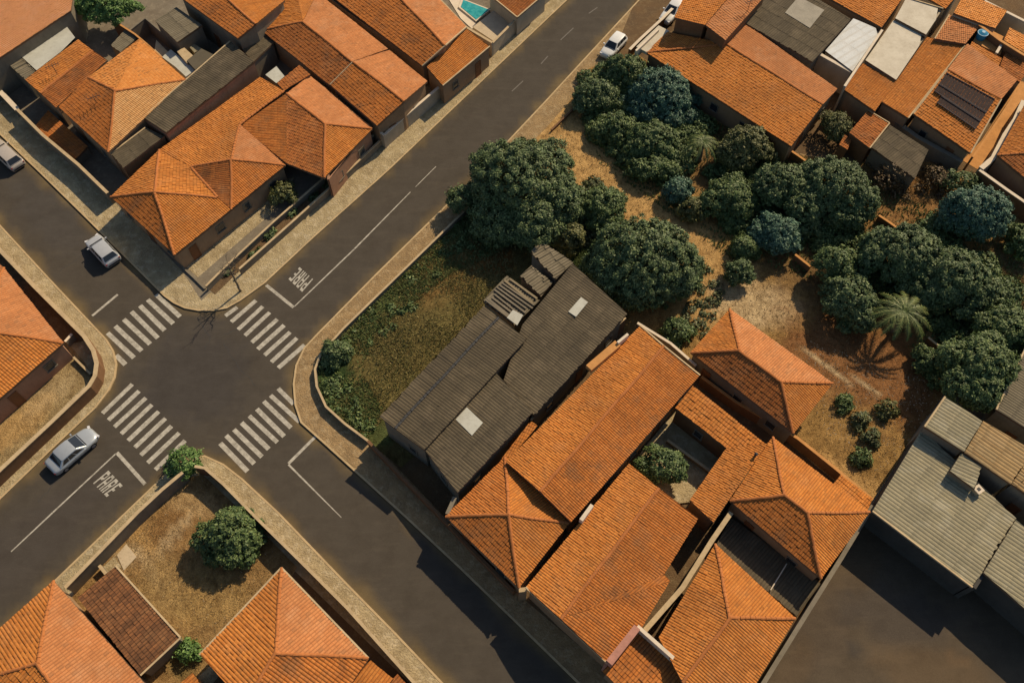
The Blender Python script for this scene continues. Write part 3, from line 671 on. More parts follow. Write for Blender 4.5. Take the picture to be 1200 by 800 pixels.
# grey shed complex
h = house('shed_building', 'large dark grey corrugated shed with pale skylight patches beside the overgrown lot', 'shed', (560, 480))
roof(h, 4.5, dict(W=(445, 488), N=(567, 359), E=(617, 397), S=(497, 527), X=(463, 502, -.1), Y=(584, 372, -.1)), ['NW XY', 'SE YX'], 'cement_dark', 'sheet', ['XY!'], wall='wall_grey', mats=['cement_dark', 'cement_dark'], over=.2)
roof(h, 4.0, dict(A=(497, 526, .15), B=(580, 436, .15), C=(624, 483), D=(536, 577)), ['DC BA'], 'cement_dark', 'sheet', wall='wall_grey', over=.2)
roof(h, 3.7, dict(A=(612, 381, .5), B=(671, 309, .5), C=(735, 368), D=(626, 487), E=(590, 446, .1)), ['DC BAE'], 'cement_dark', 'sheet', wall='wall_grey', over=.2)
for q, zz in ((((534, 491), (547, 477), (566, 495), (553, 510)), 4.19), (((666, 365), (681, 348), (689, 354), (675, 371)), 4.08), (((594, 372), (601, 363), (613, 369), (606, 381)), 4.12)):
    m = MB(); m.prism([G2(x, y, zz) for x, y in q], zz - .05, zz); o = m.build('skylight', 'flat_pale', h)
h = house('lean_to', 'small brown corrugated roof tucked between the tree crowns', 'shed', (645, 310))
roof(h, 3.1, dict(A=(622, 296), B=(634, 282), C=(672, 308), D=(651, 328)), ['DA BC'], 'cement_rusty', 'loose', wall='wall_grey', over=.1, wins=False, mats=['cement_mid'])
h = house('lean_to', 'brown weathered board roof below the small corrugated one beside the grey shed', 'shed', (628, 330))
roof(h, 2.8, dict(A=(609, 324), B=(623, 312), C=(648, 331), D=(634, 348)), ['DA BC'], 'cement_mid', 'loose', wall='wall_grey', over=.1, wins=False)
h = house('lean_to', 'sagging roof of loose weathered boards at the edge of the overgrown lot', 'shed', (598, 350))
roof(h, 2.7, dict(A=(566, 353), B=(594, 323), C=(633, 352), D=(603, 382)), ['DA BC'], 'cement_mid', 'loose', wall='wall_grey', over=.1, wins=False)
p = [Vector(G(x, y, 2.86)) for x, y in ((566, 353), (594, 323), (633, 352), (603, 382))]
for i in range(10):
    t = (i + .5) / 10 + random.uniform(-.02, .02); a = p[0].lerp(p[1], t); b = p[3].lerp(p[2], t + random.uniform(-.05, .05)); mm = MB(); a2 = a.lerp(b, random.uniform(0, .12)); b2 = a.lerp(b, random.uniform(.85, 1.02))
    mm.obox(((a2 + b2) / 2).xy, (b2 - a2).xy, ((b2 - a2).length / 2, random.uniform(.07, .12)), 2.86, 2.93 + random.uniform(0, .06)); mm.build('plank', random.choice(['cement_board', 'coping', 'flat_pale']) if 0 else random.choice(['stone_grey', 'wall_grey', 'wall_grey']), h)

# ------------------------------------------------------------------ right-hand grey warehouse
h = house('warehouse', 'broad light grey ribbed warehouse casting the big shadow on the paved yard', 'warehouse', (1080, 600))
roof(h, 3.4, dict(W=(1022, 599), N=(1080, 503), E=(1190, 607), S=(1139, 688)), ['ES WN'], 'cement_light', 'wide', wall='wall_shaded', over=.15, trim=['WS'], slab='wall_grey', wins=False)
h = house('warehouse', 'raised upper grey and rust-streaked warehouse bay with a small chimney', 'warehouse', (1130, 510))
roof(h, 4.6, dict(W=(1083, 500), N=(1107, 465), E=(1151, 493), S=(1129, 529)), ['ES WN'], 'cement_light', 'wide', wall='wall_grey', over=.1, trim=['WN'])
roof(h, 4.5, dict(W=(1130, 530), N=(1152, 493), E=(1210, 528), S=(1184, 567)), ['ES WN'], 'cement_rusty', 'wide', wall='wall_grey', over=.1, mats=['cement_rusty'])
roof(h, 4.4, dict(W=(1185, 567), N=(1211, 528), E=(1260, 560), S=(1230, 600)), ['ES WN'], 'cement_rusty', 'loose', wall='wall_grey', over=.1)
h = house('roof_box', 'small raised pale ribbed monitor on the grey warehouse roof', 'roof light', (1130, 560))
roof(h, 4.3, dict(W=(1113, 552), N=(1126, 531), E=(1150, 547), S=(1142, 573)), ['ES WN'], 'cement_light', 'wide', wall='wall_grey', over=.05, wins=False, base=3.35)
h = house('chimney', 'small brick chimney at the corner of the warehouse roof monitor', 'chimney', (1146, 574))
m = MB(); m.obox(G2(1147, 573, 4.0), (1, .6), (.28, .28), 3.4, 3.95); m.build('shaft', 'coping', h); m = MB(); m.obox(G2(1147, 573, 4.0), (1, .6), (.34, .34), 3.951, 4.03); m.build('cap', 'coping_pale', h); m = MB(); m.obox(G2(1147, 573, 4.0), (1, .6), (.14, .14), 4.031, 4.05); m.build('flue', 'metal_dark', h)
h = house('shed', 'grey ribbed shed at the lower right edge with its wall in shadow', 'shed', (1190, 660))
roof(h, 3.6, dict(W=(1152, 671), N=(1190, 609), E=(1290, 690), S=(1255, 760)), ['ES WN'], 'cement_light', 'wide', wall='wall_shaded', over=.12, wins=False)
h = house('shed', 'brown-grey fine ribbed roof at the right edge beside the tree', 'shed', (1190, 470))
roof(h, 4.0, dict(W=(1167, 480), N=(1206, 398), E=(1280, 440), S=(1230, 520)), ['ES WN'], 'cement_dark', 'sheet', wall='wall_grey', over=.15, mats=['cement_mid'], trim=['WN'])

# ------------------------------------------------------------------ top right block
h = house('house', 'very long orange tiled house along the trees, upper right', 'house', (850, 100))
roof(h, 3.2, dict(A=(757, 62), B=(927, 172), R=(964, 123, 1.3), E=(981, 105, .9), N=(873, 28, .9), Q=(851, 52, 1.3), P=(782, 38, .5)), ['AB RQP', 'EN QR'], 'tile_orange', 'tile', ['QR', 'AQ'], wall='wall_ochre', mats=['tile_orange', 'tile_pinkish'])
m = MB(); a = Vector(G2(752, 58, 3.4)); b = Vector(G2(778, 33, 3.4)); m.obox((a + b) / 2, b - a, ((b - a).length / 2, .75), 3.0, 3.38); m.build('flat_roof', 'flat_beige', h)
m = MB(); m.obox((a + b) / 2 - Vector((.75, .6)), b - a, ((b - a).length / 2, .12), 2.6, 3.75); m.build('parapet', 'coping_pale', h)
h = house('house', 'taller orange house whose eave shades the long tiled roof, top edge', 'house', (830, 20))
roof(h, 5.7, dict(A=(790, 21), B=(826, 30), C=(862, -12), D=(812, -25)), ['AB CD'], 'tile_orange', 'tile', wall='wall_brown', over=.2, wins=False)
roof(h, 5.6, dict(B=(827, 30), E=(850, 48), F=(900, -8), C=(863, -12)), ['BE FC'], 'tile_pinkish', 'tile', wall='wall_brown', over=.2, wins=False)
h = house('shed', 'dark grey corrugated roof with one pale sheet, behind the long tiled house', 'shed', (930, 30))
roof(h, 4.0, dict(A=(872, 27), B=(952, 73), C=(997, 23), D=(918, -26)), ['AB CD'], 'cement_mid', 'sheet', wall='wall_grey', over=.1, wins=False, mats=['cement_dark'])
m = MB(); m.prism([G2(x, y, 4.12) for x, y in ((920, 15), (936, -4), (966, 12), (949, 33))], 4.08, 4.12); m.build('roof_sheet', 'sheet_grey', h)
h = house('annex', 'bright bluish white metal roof next to the dark sheds, upper right', 'building', (1000, 50))
roof(h, 3.6, dict(A=(967, 60), B=(1000, 22), C=(1032, 36), D=(999, 84)), ['DA BC'], 'roof_white', 'flat', wall='wall_cream', over=.05, wins=False)
wall_line('white parapet wall between the white metal roof and beige flat roof', [(1034, 35), (1008, 74), (990, 101)], 4.1, .22, 'wall_cream', 'coping_pale')
wall_line('white beam wall over the dark pit below the white metal roof', [(957, 61), (998, 84)], 3.5, .35, 'wall_cream', 'coping_pale')
h = house('house', 'rust-orange roof with a dark curved seam at the top edge', 'house', (1010, 10))
roof(h, 3.8, dict(A=(960, -8), B=(1033, 33), C=(1062, -8), D=(1010, -50)), ['AB CD'], 'tile_rust', 'tile', wall='wall_ochre', over=.1, wins=False, mats=['tile_orange'])
h = house('flat_roofed_house', 'beige flat roof with brown stains at its lower edge', 'building', (1050, 60))
roof(h, 3.6, dict(A=(1014, 71), B=(1047, 24), C=(1084, 44), D=(1050, 94)), ['DA BC'], 'flat_beige', 'flat', wall='wall_cream', over=.05, wins=False)
h = house('flat_roofed_house', 'clean beige flat roof at the top edge, upper of the two beige slabs', 'building', (1080, 15))
roof(h, 3.9, dict(A=(1049, 22), B=(1062, -2), C=(1105, 11), D=(1085, 41)), ['DA BC'], 'flat_beige', 'flat', wall='wall_cream', over=.05, wins=False, trim=['BC'])
h = house('house', 'small orange roof wedged between stained beige slab and reddish hut', 'house', (1015, 110))
roof(h, 3.3, dict(A=(987, 104), B=(1025, 131), C=(1050, 96), D=(1011, 75)), ['BC DA'], 'tile_orange', 'tile', wall='wall_ochre', over=.1, wins=False)
h = house('house', 'orange single-slope house to the left of the roof with black solar mats', 'house', (1080, 90))
roof(h, 3.3, dict(A=(1033, 120), B=(1064, 139), C=(1130, 54, .2), D=(1086, 44)), ['BC DA'], 'tile_orange', 'tile', wall='wall_ochre', over=.1, trim=['BC'], wins=False)
h = house('house', 'reddish-brown patched roof above the orange single-slope house', 'house', (1120, 35))
roof(h, 3.8, dict(A=(1095, 46), B=(1131, 52), C=(1148, 31), D=(1112, 18)), ['AB CD'], 'tile_rust', 'tile', wall='wall_ochre', over=.1, wins=False, mats=['tile_pinkish'], trim=['DA'])
h = house('house', 'smooth light orange roof slab touching the top edge near the blue tank', 'house', (1140, 15))
roof(h, 4.3, dict(A=(1117, 16), B=(1166, 34), C=(1180, 13), D=(1130, -8)), ['AB CD'], 'tile_bright', 'tile', wall='wall_cream', over=.05, wins=False, mats=['tile_bright'])
h = house('house', 'ochre tiled roof corner at the top edge beside the clean beige slab', 'house', (1100, 4))
roof(h, 3.6, dict(A=(1076, -8), B=(1108, 11), C=(1126, -10), D=(1100, -25)), ['AB CD'], 'tile_pale', 'tile', wall='wall_cream', over=.05, wins=False, mats=['tile_orange'])
h = house('house', 'house with black solar heating mats across its tiled roof', 'house', (1130, 120))
roof(h, 3.3, dict(A=(1070, 134), B=(1137, 180), R=(1173, 117, 1.5), C=(1192, 94, .9), D=(1133, 52, .9), Q=(1110, 82, 1.5)), ['AB RQ', 'CD QR'], 'tile_weathered', 'big', ['QR'], wall='wall_ochre', mats=['tile_orange', 'tile_pinkish'], trim=['AQ', 'BR'])
def on_tri(px, py, z0, z1, pA, pB):  # height on a slope between two picture lines
    return z0
Qp = dict(a=(1109, 86), b=(1166, 117), c=(1143, 152), d=(1089, 115))
for k, (t0, t1, e1) in enumerate(((0.0, .44, 1.), (.455, .73, 1.), (.745, 1., .72))):
    def lp(u, t):
        A = (Qp['a'][0] + (Qp['d'][0] - Qp['a'][0]) * t, Qp['a'][1] + (Qp['d'][1] - Qp['a'][1]) * t); B = (Qp['b'][0] + (Qp['c'][0] - Qp['b'][0]) * t, Qp['b'][1] + (Qp['c'][1] - Qp['b'][1]) * t)
        zz = 3.3 + 1.5 * RISE * (1 - t * .62) + .14
        return Vector(G(A[0] + (B[0] - A[0]) * u, A[1] + (B[1] - A[1]) * u, zz))
    u0 = 0 if k < 2 else .16
    t_ = thing('solar_collector', ['upper strip of the black solar heating mats on the tiled roof', 'middle strip of the black solar heating mats on the tiled roof', 'short lowest strip of the black solar heating mats on the tiled roof'][k], 'solar heater', tuple(lp(.5, t0)), 'black solar heating mats')
    nn = 16
    for i in range(nn):
        ua, ub = u0 + (1 - u0) * i / nn, u0 + (1 - u0) * (i + .95) / nn; c = [lp(ua, t0 + .015), lp(ub, t0 + .015), lp(ub, t1), lp(ua, t1)]
        v = [tuple(p) for p in c] + [tuple(p + Vector((0, 0, .04))) for p in c]
        link_mesh('panel', v, [(3, 2, 1, 0), (4, 5, 6, 7), (0, 1, 5, 4), (1, 2, 6, 5), (2, 3, 7, 6), (3, 0, 4, 7)], 'solar_black', t_)
    for tt in (t0 + .01, t1): mb = MB(); mb.tube(lp(u0, tt) + Vector((0, 0, .08)), lp(1, tt) + Vector((0, 0, .08)), .06, .06, 6); mb.build('header_pipe', 'pipe_grey', t_)
h = house('hut', 'small reddish-brown tiled hut at the edge of the trees', 'hut', (1015, 160))
roof(h, 2.8, dict(A=(995, 156), B=(1019, 174), C=(1042, 145), D=(1017, 130)), ['AB CD'], 'tile_rust', 'tile', wall='wall_brown', over=.1, trim=['BC', 'CD'])
roof(h, 2.1, dict(A=(983, 170), B=(993, 176), C=(998, 164), D=(990, 158)), ['AB CD'], 'tile_rust', 'tile', wall='wall_brown', over=.05, wins=False)
h = house('shed', 'brown-grey leaf-littered corrugated roof right of the reddish hut', 'shed', (1060, 185))
roof(h, 2.6, dict(A=(1021, 173), B=(1072, 210), C=(1088, 176), D=(1043, 147)), ['AB CD'], 'cement_mid', 'sheet', wall='wall_grey', over=.1, wins=False, mats=['cement_dark'])
h = house('house', 'house with hip roof cut by the right edge, inside the pale curved wall', 'house', (1190, 180))
roof(h, 3.2, dict(A=(1168, 182), N=(1202, 120), B=(1290, 170), S=(1250, 250), P=(1232, 178, 1.6)), ['SA P', 'AN P', 'NB P', 'BS P'], 'tile_orange', 'tile', ['AP', 'NP'], wall='wall_ochre', mats=['tile_rust', 'tile_orange', 'tile_orange', 'tile_orange'], wins=False)
sheet('terrace', [(1128, 188), (1150, 165), (1196, 95), (1215, 110), (1165, 182), (1148, 200)], .16, 'coping_orange')
wall_line('pale curved parapet wall around the house at the right edge', [(1200, 118), (1190, 140), (1178, 158), (1164, 185), (1150, 197)], 2.4, .5, 'wall_cream', 'coping_pale')
wall_line('long pale-topped boundary wall between the trees and right-edge house', [(1148, 199), (1180, 222), (1215, 246)], 2.3, .3, 'wall_brown', 'coping_pale')
wall_line('dark stained wall between corrugated roof and solar-mat house', [(1028, 125), (1075, 160), (1128, 189)], 1.9, .5, 'wall_grey', 'wall_grey')
wall_line('thin wall beside the alley right of the solar-mat house', [(1140, 184), (1170, 140), (1199, 96)], 2.2, .18, 'wall_brown', 'coping_orange')
# cluster of small roofs round the tank
h = house('terrace_block', 'small ochre roof terrace carrying the blue water tank', 'building', (1160, 55))
roof(h, 3.3, dict(A=(1140, 49), B=(1172, 65), C=(1182, 46), D=(1150, 30)), ['AB CD'], 'rust_sheet', 'flat', wall='wall_ochre', over=.05, wins=False, mats=['coping_orange'])
t_ = thing('water_tank', 'round blue water tank on the small ochre terrace', 'water tank', G(1152, 40, 3.3))
for nm, r0, r1, z0, z1, mt in (('tank', .5, .58, 3.36, 4.1, 'blue_tank'), ('rim', .62, .62, 4.1, 4.17, 'blue_tank'), ('lid', .55, .2, 4.17, 4.32, 'blue_tank')):
    c = G(1152, 39, 4.1); m = MB(); m.tube((c[0], c[1], z0), (c[0], c[1], z1), r0, r1, 20); m.build(nm, mt, t_)
h = house('house', 'narrow tiled strip roof just above the solar-mat roof', 'house', (1150, 65))
roof(h, 3.9, dict(A=(1133, 62), B=(1168, 83), C=(1174, 69), D=(1139, 49)), ['AB CD'], 'tile_pale', 'tile', wall='wall_ochre', over=.05, wins=False, mats=['tile_orange'])
h = house('house', 'brown jumbled tile roof at right edge under the light orange strip', 'house', (1185, 75))
roof(h, 3.4, dict(A=(1170, 82), B=(1195, 97), C=(1212, 72), D=(1182, 52)), ['AB CD'], 'tile_rust', 'tile', wall='wall_ochre', over=.05, wins=False)
h = house('house', 'light orange roof strip cut by the right edge near the blue tank', 'house', (1190, 48))
roof(h, 4.0, dict(A=(1176, 48), B=(1212, 70), C=(1220, 52), D=(1183, 33)), ['AB CD'], 'tile_bright', 'tile', wall='wall_cream', over=.05, wins=False)
wall_line('diagonal brown wall cap right of the light orange roof slab', [(1148, 29), (1172, 47), (1203, 66)], 4.2, .3, 'wall_brown', 'coping_orange')
wall_line('pale double wall top at the top right corner above the tank', [(1154, 1), (1180, 14), (1206, 27)], 4.0, .3, 'wall_cream', 'coping_pale')
wall_line('short pale ridge wall beside the terrace near the right edge', [(1168, 62), (1175, 50)], 3.9, .25, 'wall_cream', 'coping_pale')

# ------------------------------------------------------------------ top left block
h = house('house', 'large rambling orange house with several hips on the street corner', 'house', (240, 210))
roof(h, 3.0, dict(W=(130, 231), S=(205, 299), E=(271, 246), J=(255, 232, .7), P=(181, 225, 1.9), K=(224, 196, 1.1), N=(187, 176), M=(305, 91), O=(333, 107, 1.0), I=(281, 146, 1.6), A=(271, 187, 1.9), F=(335, 194)),
     ['WS P', 'SE JP', 'NW P', 'NP JK', 'MN KAIO', 'EF A', 'FI A', 'EA KJ'], 'tile_orange', 'tile', ['WP', 'SP', 'PJ', 'KA', 'AE', 'AF', 'AI', 'IO', 'NP', 'JK'], wall='wall_ochre', mats=['tile_weathered', 'tile_orange', 'tile_orange', 'tile_orange', 'tile_orange', 'tile_weathered', 'tile_pinkish', 'tile_rust'])
roof(h, 3.2, dict(I=(281, 148, 1.0), O=(336, 110, 1.6), P=(381, 146, 1.6), S=(380, 209), T=(345, 178), U=(336, 192)), ['US PO', 'UO I'], 'tile_weathered', 'tile', ['OP', 'PS'], wall=None, mats=['tile_rust', 'tile_weathered'])
roof(h, 3.2, dict(O=(336, 110, 1.6), D=(363, 89), G=(384, 106), E=(437, 151), P=(381, 146, 1.6), S=(380, 209)), ['DG EPO', 'SE P'], 'tile_pinkish', 'tile', ['PE', 'OP'], wall='wall_peach', mats=['tile_pinkish', 'tile_orange'])
h = house('annex', 'tiny reddish lean-to with a pale patched slab in the rear of corner house', 'building', (345, 95))
roof(h, 3.6, dict(A=(325, 98), B=(333, 107), C=(364, 88), D=(351, 77)), ['AB CD'], 'tile_rust', 'tile', wall='wall_ochre', over=.1, wins=False)
roof(h, 2.8, dict(A=(311, 88), B=(324, 98), C=(334, 90), D=(324, 78)), ['AB CD'], 'flat_pale', 'flat', wall='wall_grey', over=.02, wins=False)
h = house('house', 'stepped gabled house in the middle of the upper left row', 'house', (400, 80))
roof(h, 3.4, dict(W=(306, 36), S=(386, 100), T=(413, 73, 1.5), P=(355, 26, 1.5), N=(345, -18), O=(372, -8), U=(455, 58)), ['WS TP', 'NW P', 'ON P', 'UO PT'], 'tile_weathered', 'tile', ['WP', 'PT'], wall='wall_ochre', mats=['tile_rust', 'tile_orange', 'tile_orange', 'tile_pinkish'], wins=False)
roof(h, 3.65, dict(W=(387, 100), S=(442, 148), E=(501, 96), N=(456, 59), P=(414, 73, 1.45), R=(474, 119, 1.2)), ['WS RP', 'EN PR'], 'tile_weathered', 'tile', ['PR'], wall='wall_ochre', trim=['WP'], mats=['tile_weathered', 'tile_pinkish'])
h = house('house', 'gabled house with pinkish right slope, upper left row by the road', 'house', (480, 30))
roof(h, 3.4, dict(W=(370, -18), S=(495, 78), R=(522, 54, 1.6), Q=(450, -22, 1.6), E=(547, 32), N=(490, -25)), ['WS RQ', 'EN QR'], 'tile_weathered', 'tile', ['QR'], wall='wall_ochre', mats=['tile_weathered', 'tile_pinkish'], wins=False, trim=['SR', 'RE'])
h = house('garage', 'low bright orange porch roof overhanging the pavement by the road', 'garage', (540, 80))
roof(h, 3.0, dict(W=(500, 79, .6), S=(519, 101), E=(574, 55), N=(547, 35, .6)), ['SE NW'], 'tile_orange', 'tile', wall='wall_ochre', over=.1, trim=['SE'])
h = house('house', 'small corner of a rust tiled roof at the top edge left of the road', 'house', (600, 5))
roof(h, 2.8, dict(W=(573, -6), S=(606, 21), E=(640, -8), N=(604, -40)), ['SE NW'], 'tile_rust', 'tile', wall='wall_cream', over=.1, trim=['SE', 'WS'], wins=False)
h = house('pool', 'small turquoise swimming pool behind the road wall at the top', 'swimming pool', (556, 6))
m = MB(); m.prism([G2(x, y, .4) for x, y in ((541, -2), (575, 11), (558, 25), (537, 8))], .1, .38); m.build('basin', 'coping_pale', h)
m = MB(); m.prism([G2(x, y, .42) for x, y in ((543, 0), (573, 11.5), (558, 23), (540, 8))], .381, .42); m.build('water', 'pool_water', h)
sheet('paved_yard', [(520, -10), (541, -4), (539, 8), (560, 30), (553, 34), (540, 22)], .20, 'coping_pale')
sheet('terrace', [(554, 32), (580, 11), (600, 27), (578, 48)], .9, 'stone_pale', .8)
h = house('house', 'dark orange gabled roof at the top edge above the small yard', 'house', (270, 20))
roof(h, 4.9, dict(W=(207, -6), S=(279, 46), R=(300, 29, 1.0), Q=(250, -15, 1.0), E=(334, 1), N=(300, -35)), ['WS RQ', 'EN QR'], 'tile_weathered', 'tile', ['QR'], wall='wall_grey', mats=['tile_weathered', 'tile_orange'])
h = house('shed', 'small dark grey corrugated shed joined to the long grey roof', 'shed', (298, 60))
roof(h, 3.1, dict(A=(273, 47), B=(297, 73), C=(321, 50), D=(300, 33)), ['AB CD'], 'cement_mid', 'sheet', wall='wall_grey', over=.1, wins=False, mats=['cement_dark'])
h = house('long_shed', 'long narrow dark grey corrugated roof with a tall brown side wall', 'shed', (235, 110))
roof(h, 3.9, dict(A=(168, 138), B=(195, 156), C=(298, 73), D=(270, 49)), ['BC DA'], 'cement_dark', 'sheet', wall='wall_peach', over=.03, wins=False, mats=['cement_dark'], trim=['DA'])
h = house('shed', 'short grey corrugated roof below the long grey shed', 'shed', (160, 180))
roof(h, 3.3, dict(A=(130, 181), B=(145, 197), C=(193, 160), D=(171, 150)), ['AB CD'], 'cement_mid', 'sheet', wall='wall_brown', over=.03, wins=False, mats=['cement_dark'], trim=['AD'])
h = house('house', 'bright orange hip-roofed house with one pale striped slope, left side', 'house', (140, 120))
roof(h, 3.9, dict(W=(69, 126), V=(104, 91, .5), N=(164, 46), E=(218, 94), S=(127, 179), P=(135, 107, 2.1)), ['SW VP', 'NE P', 'VN P', 'ES P'], 'tile_orange', 'tile', ['PE', 'PS', 'PV'], wall='wall_ochre', mats=['tile_weathered', 'tile_bright', 'tile_bright', 'tile_pale'])
h = house('house', 'brown and orange gabled roof beside the pale slab roof, left side', 'house', (80, 100))
roof(h, 3.3, dict(W=(30, 94), N=(92, 47), E=(126, 71), S=(66, 127), R=(48, 110, .7), Q=(109, 60, .7)), ['NW RQ', 'SE QR'], 'tile_orange', 'tile', ['QR'], wall='wall_ochre', mats=['tile_orange', 'tile_rust'], wins=False)
h = house('flat_roofed_house', 'pale grey cracked slab roof with corrugated end, left edge', 'building', (50, 70))
roof(h, 3.1, dict(W=(20, 62), N=(76, 28), E=(90, 47), S=(43, 83)), ['WS EN'], 'flat_pale', 'flat', wall='wall_grey', over=.05, wins=False)
roof(h, 3.0, dict(W=(3, 69), N=(19, 62), E=(42, 84), S=(30, 94)), ['WS EN'], 'cement_mid', 'loose', wall='wall_grey', over=.05, wins=False)
h = house('house', 'big smooth rust-orange roof filling the top left corner', 'house', (20, 30))
roof(h, 4.6, dict(A=(-90, 130), B=(0, 68), C=(83, 13), D=(90, -30), E=(-60, -80)), ['AB CDE'], 'tile_faded', 'tile', wall='wall_grey', over=.05, wins=False)
h = house('hut', 'small khaki corrugated roof on a dark box in the back yard', 'hut', (207, 40))
roof(h, 3.9, dict(A=(182, 25), B=(208, 50), C=(237, 30), D=(207, 9)), ['AB CD'], 'cement_light', 'sheet', wall='wall_grey', over=.06, wins=False, mats=['cement_mid'])
h = house('annex', 'old khaki tiled lean-to behind the bright orange hip roof', 'building', (145, 50))
roof(h, 2.2, dict(A=(130, 54), B=(141, 62), C=(160, 46), D=(149, 33)), ['AB CD'], 'cement_mid', 'sheet', wall='wall_grey', over=.04, wins=False)
h = house('annex', 'cluster of patched concrete slabs next to the long grey shed', 'building', (215, 75))
for q, zz, mt in ((((190, 67), (205, 78), (218, 90), (229, 82), (200, 58)), 2.6, 'flat_pale'), (((207, 60), (216, 56), (227, 66), (219, 74)), 2.9, 'coping'), (((219, 71), (236, 57), (250, 64), (229, 82)), 3.0, 'cement_mid'), (((183, 47), (198, 62), (190, 67), (181, 60)), 2.3, 'coping'), (((219, 52), (225, 50), (236, 57), (228, 62)), 2.4, 'cement_light')):
    m = MB(); m.prism([G2(x, y, zz) for x, y in q], .14, zz); m.build('slab', mt if mt in ('flat_pale', 'coping') else mt, h)
h = house('lean_to', 'low tiled porch roof lying in shade along the left street', 'porch', (60, 170))
roof(h, 1.4, dict(A=(40, 150), B=(87, 189), C=(103, 172), D=(57, 130)), ['AB CD'], 'tile_old_brown', 'tile', wall='wall_grey', over=.1, wins=False, mats=['tile_weathered'])
wall_line('cracked pale wall edging the shaded yard at the left edge', [(-30, 78), (0, 107), (20, 128)], 1.2, .5, 'wall_grey', 'coping_pale')
wall_line('street wall with double rail in front of the shaded tiled porch', [(20, 128), (50, 158), (92, 193), (126, 226)], 1.9, .28, 'wall_grey', 'coping')
wall_line('front boundary wall of the corner house along the wide road', [(280, 315), (342, 260), (408, 200), (449, 161)], 1.1, .18, 'wall_grey', 'coping')
wall_line('inner planter wall parallel to the front wall of the corner house', [(241, 335), (262, 314), (320, 260), (400, 190), (440, 156)], 1.0, .16, 'wall_grey', 'coping')
wall_line('tall whitewashed road wall in front of the stepped gabled house', [(450, 158), (480, 131), (514, 102)], 2.0, .25, 'wall_cream', 'coping_pale')
wall_line('short side wall between corner house and whitewashed road wall', [(438, 149), (450, 158)], 2.2, .2, 'wall_cream', 'coping_pale')
wall_line('whitewashed road wall below the pool yard', [(577, 50), (600, 27), (628, 0), (650, -20)], 2.0, .25, 'wall_cream', 'coping')
wall_line('back yard wall between the porch roof and the pool yard', [(503, -14), (545, 31), (577, 50)], 2.2, .25, 'wall_cream', 'coping')
wall_line('low dark kerb wall crossing the corner pavement', [(213, 312), (226, 324), (240, 338)], .35, .12, 'wall_grey', 'wall_grey')
wall_line('narrow wall along the back yard beside the khaki hut', [(130, 22), (158, 40), (170, 50), (190, 68)], 2.6, .16, 'wall_brown', 'coping_orange')
wall_line('yard wall framing the dark box of the khaki hut', [(152, 35), (170, 21), (208, 53)], 2.4, .2, 'wall_grey', 'wall_grey')

# ------------------------------------------------------------------ boundary walls of the other blocks
wall_line('curved corner wall of the left block along both streets', [(-60, 228), (0, 293), (40, 335), (80, 375), (98, 393), (109, 410), (113, 425), (111, 440), (104, 452), (60, 494), (0, 550), (-60, 607)], 1.7, .34, 'wall_brown', 'coping')
wall_line('short garden wall stub at the corner of the left house', [(76, 400), (84, 391)], 1.1, .2, 'wall_grey', 'coping_pale')
wall_line('low brown wall along the left house yard', [(106, 438), (86, 418)], .6, .15, 'wall_grey', 'coping')
wall_line('thin street wall of the sandy lot beside the stop marking', [(76, 688), (160, 601), (190, 573), (214, 553)], 1.9, .26, 'wall_grey', 'coping')
wall_line('long street wall from the corner bush down to the bottom edge', [(228, 546), (240, 548), (262, 567), (300, 606), (350, 655), (407, 712), (485, 799), (540, 860)], 1.9, .2, 'wall_brown', 'coping')
wall_line('low partition wall between the mossy shed and sandy lot corner', [(116, 662), (124, 672)], .9, .2, 'wall_grey', 'coping')
wall_line('curved thin wall around the overgrown lot', [(545, 246), (500, 290), (440, 348), (402, 385), (376, 414), (369, 432), (371, 452), (382, 476), (404, 496), (431, 516)], .8, .16, 'wall_grey', 'coping')
wall_line('dark street wall in front of the grey shed', [(431, 516), (462, 549), (512, 600), (560, 650), (602, 692)], 1.3, .2, 'wall_brown', 'wall_brown')
wall_line('brown wall between the hip-roofed houses and scrubland', [(822, 441), (862, 470), (935, 513), (980, 549), (1023, 585)], 1.6, .22, 'wall_brown', 'coping_orange')
wall_line('long dark wall between the house row and the paved yard', [(1023, 592), (985, 655), (932, 740), (893, 803), (860, 860)], 2.2, .3, 'wall_grey', 'wall_grey')
wall_line('alley wall beside the notched gabled house', [(857, 600), (835, 632), (800, 688), (756, 738)], 3.0, .35, 'wall_grey', 'coping')
wall_line('thin wall behind the grey shed near the round tree', [(733, 372), (690, 412), (640, 470), (622, 492)], 2.6, .15, 'wall_brown', 'coping')
wall_line('pale-capped wall at the back corner of the long hall', [(747, 378), (786, 402), (816, 428)], 2.2, .2, 'wall_grey', 'coping_pale')
wall_line('buried brick wall among the trees left of the palm', [(932, 298), (950, 312)], 1.0, .2, 'wall_brown', 'coping_orange')
wall_line('brick garden wall in the clearing above the palm', [(1030, 252), (1042, 260), (1056, 270)], 1.0, .2, 'wall_brown', 'coping_orange')
wall_line('thin wall emerging beside the right-hand trees', [(1088, 395), (1112, 415)], 1.0, .15, 'wall_brown', 'coping')
wall_line('orange garden wall stub near the reddish hut', [(928, 177), (944, 188)], 1.3, .2, 'wall_brown', 'coping_orange')
wall_line('dark low kerb wall at the upper edge of the dirt lot', [(646, 152), (672, 127)], .5, .15, 'wall_brown', 'wall_brown')
wall_line('garden parapet with pale top beside the parked hatchback driveway', [(738, 58), (750, 46), (776, 22), (792, 6)], 1.4, .3, 'wall_brown', 'coping_pale')
sheet('courtyard_floor', [(742, 541), (791, 480), (852, 527), (808, 588), (790, 590)], .30, 'sidewalk', .15)
wall_line('inner courtyard wall above the small courtyard tree', [(782, 515), (833, 552)], .9, .2, 'wall_grey', 'coping')
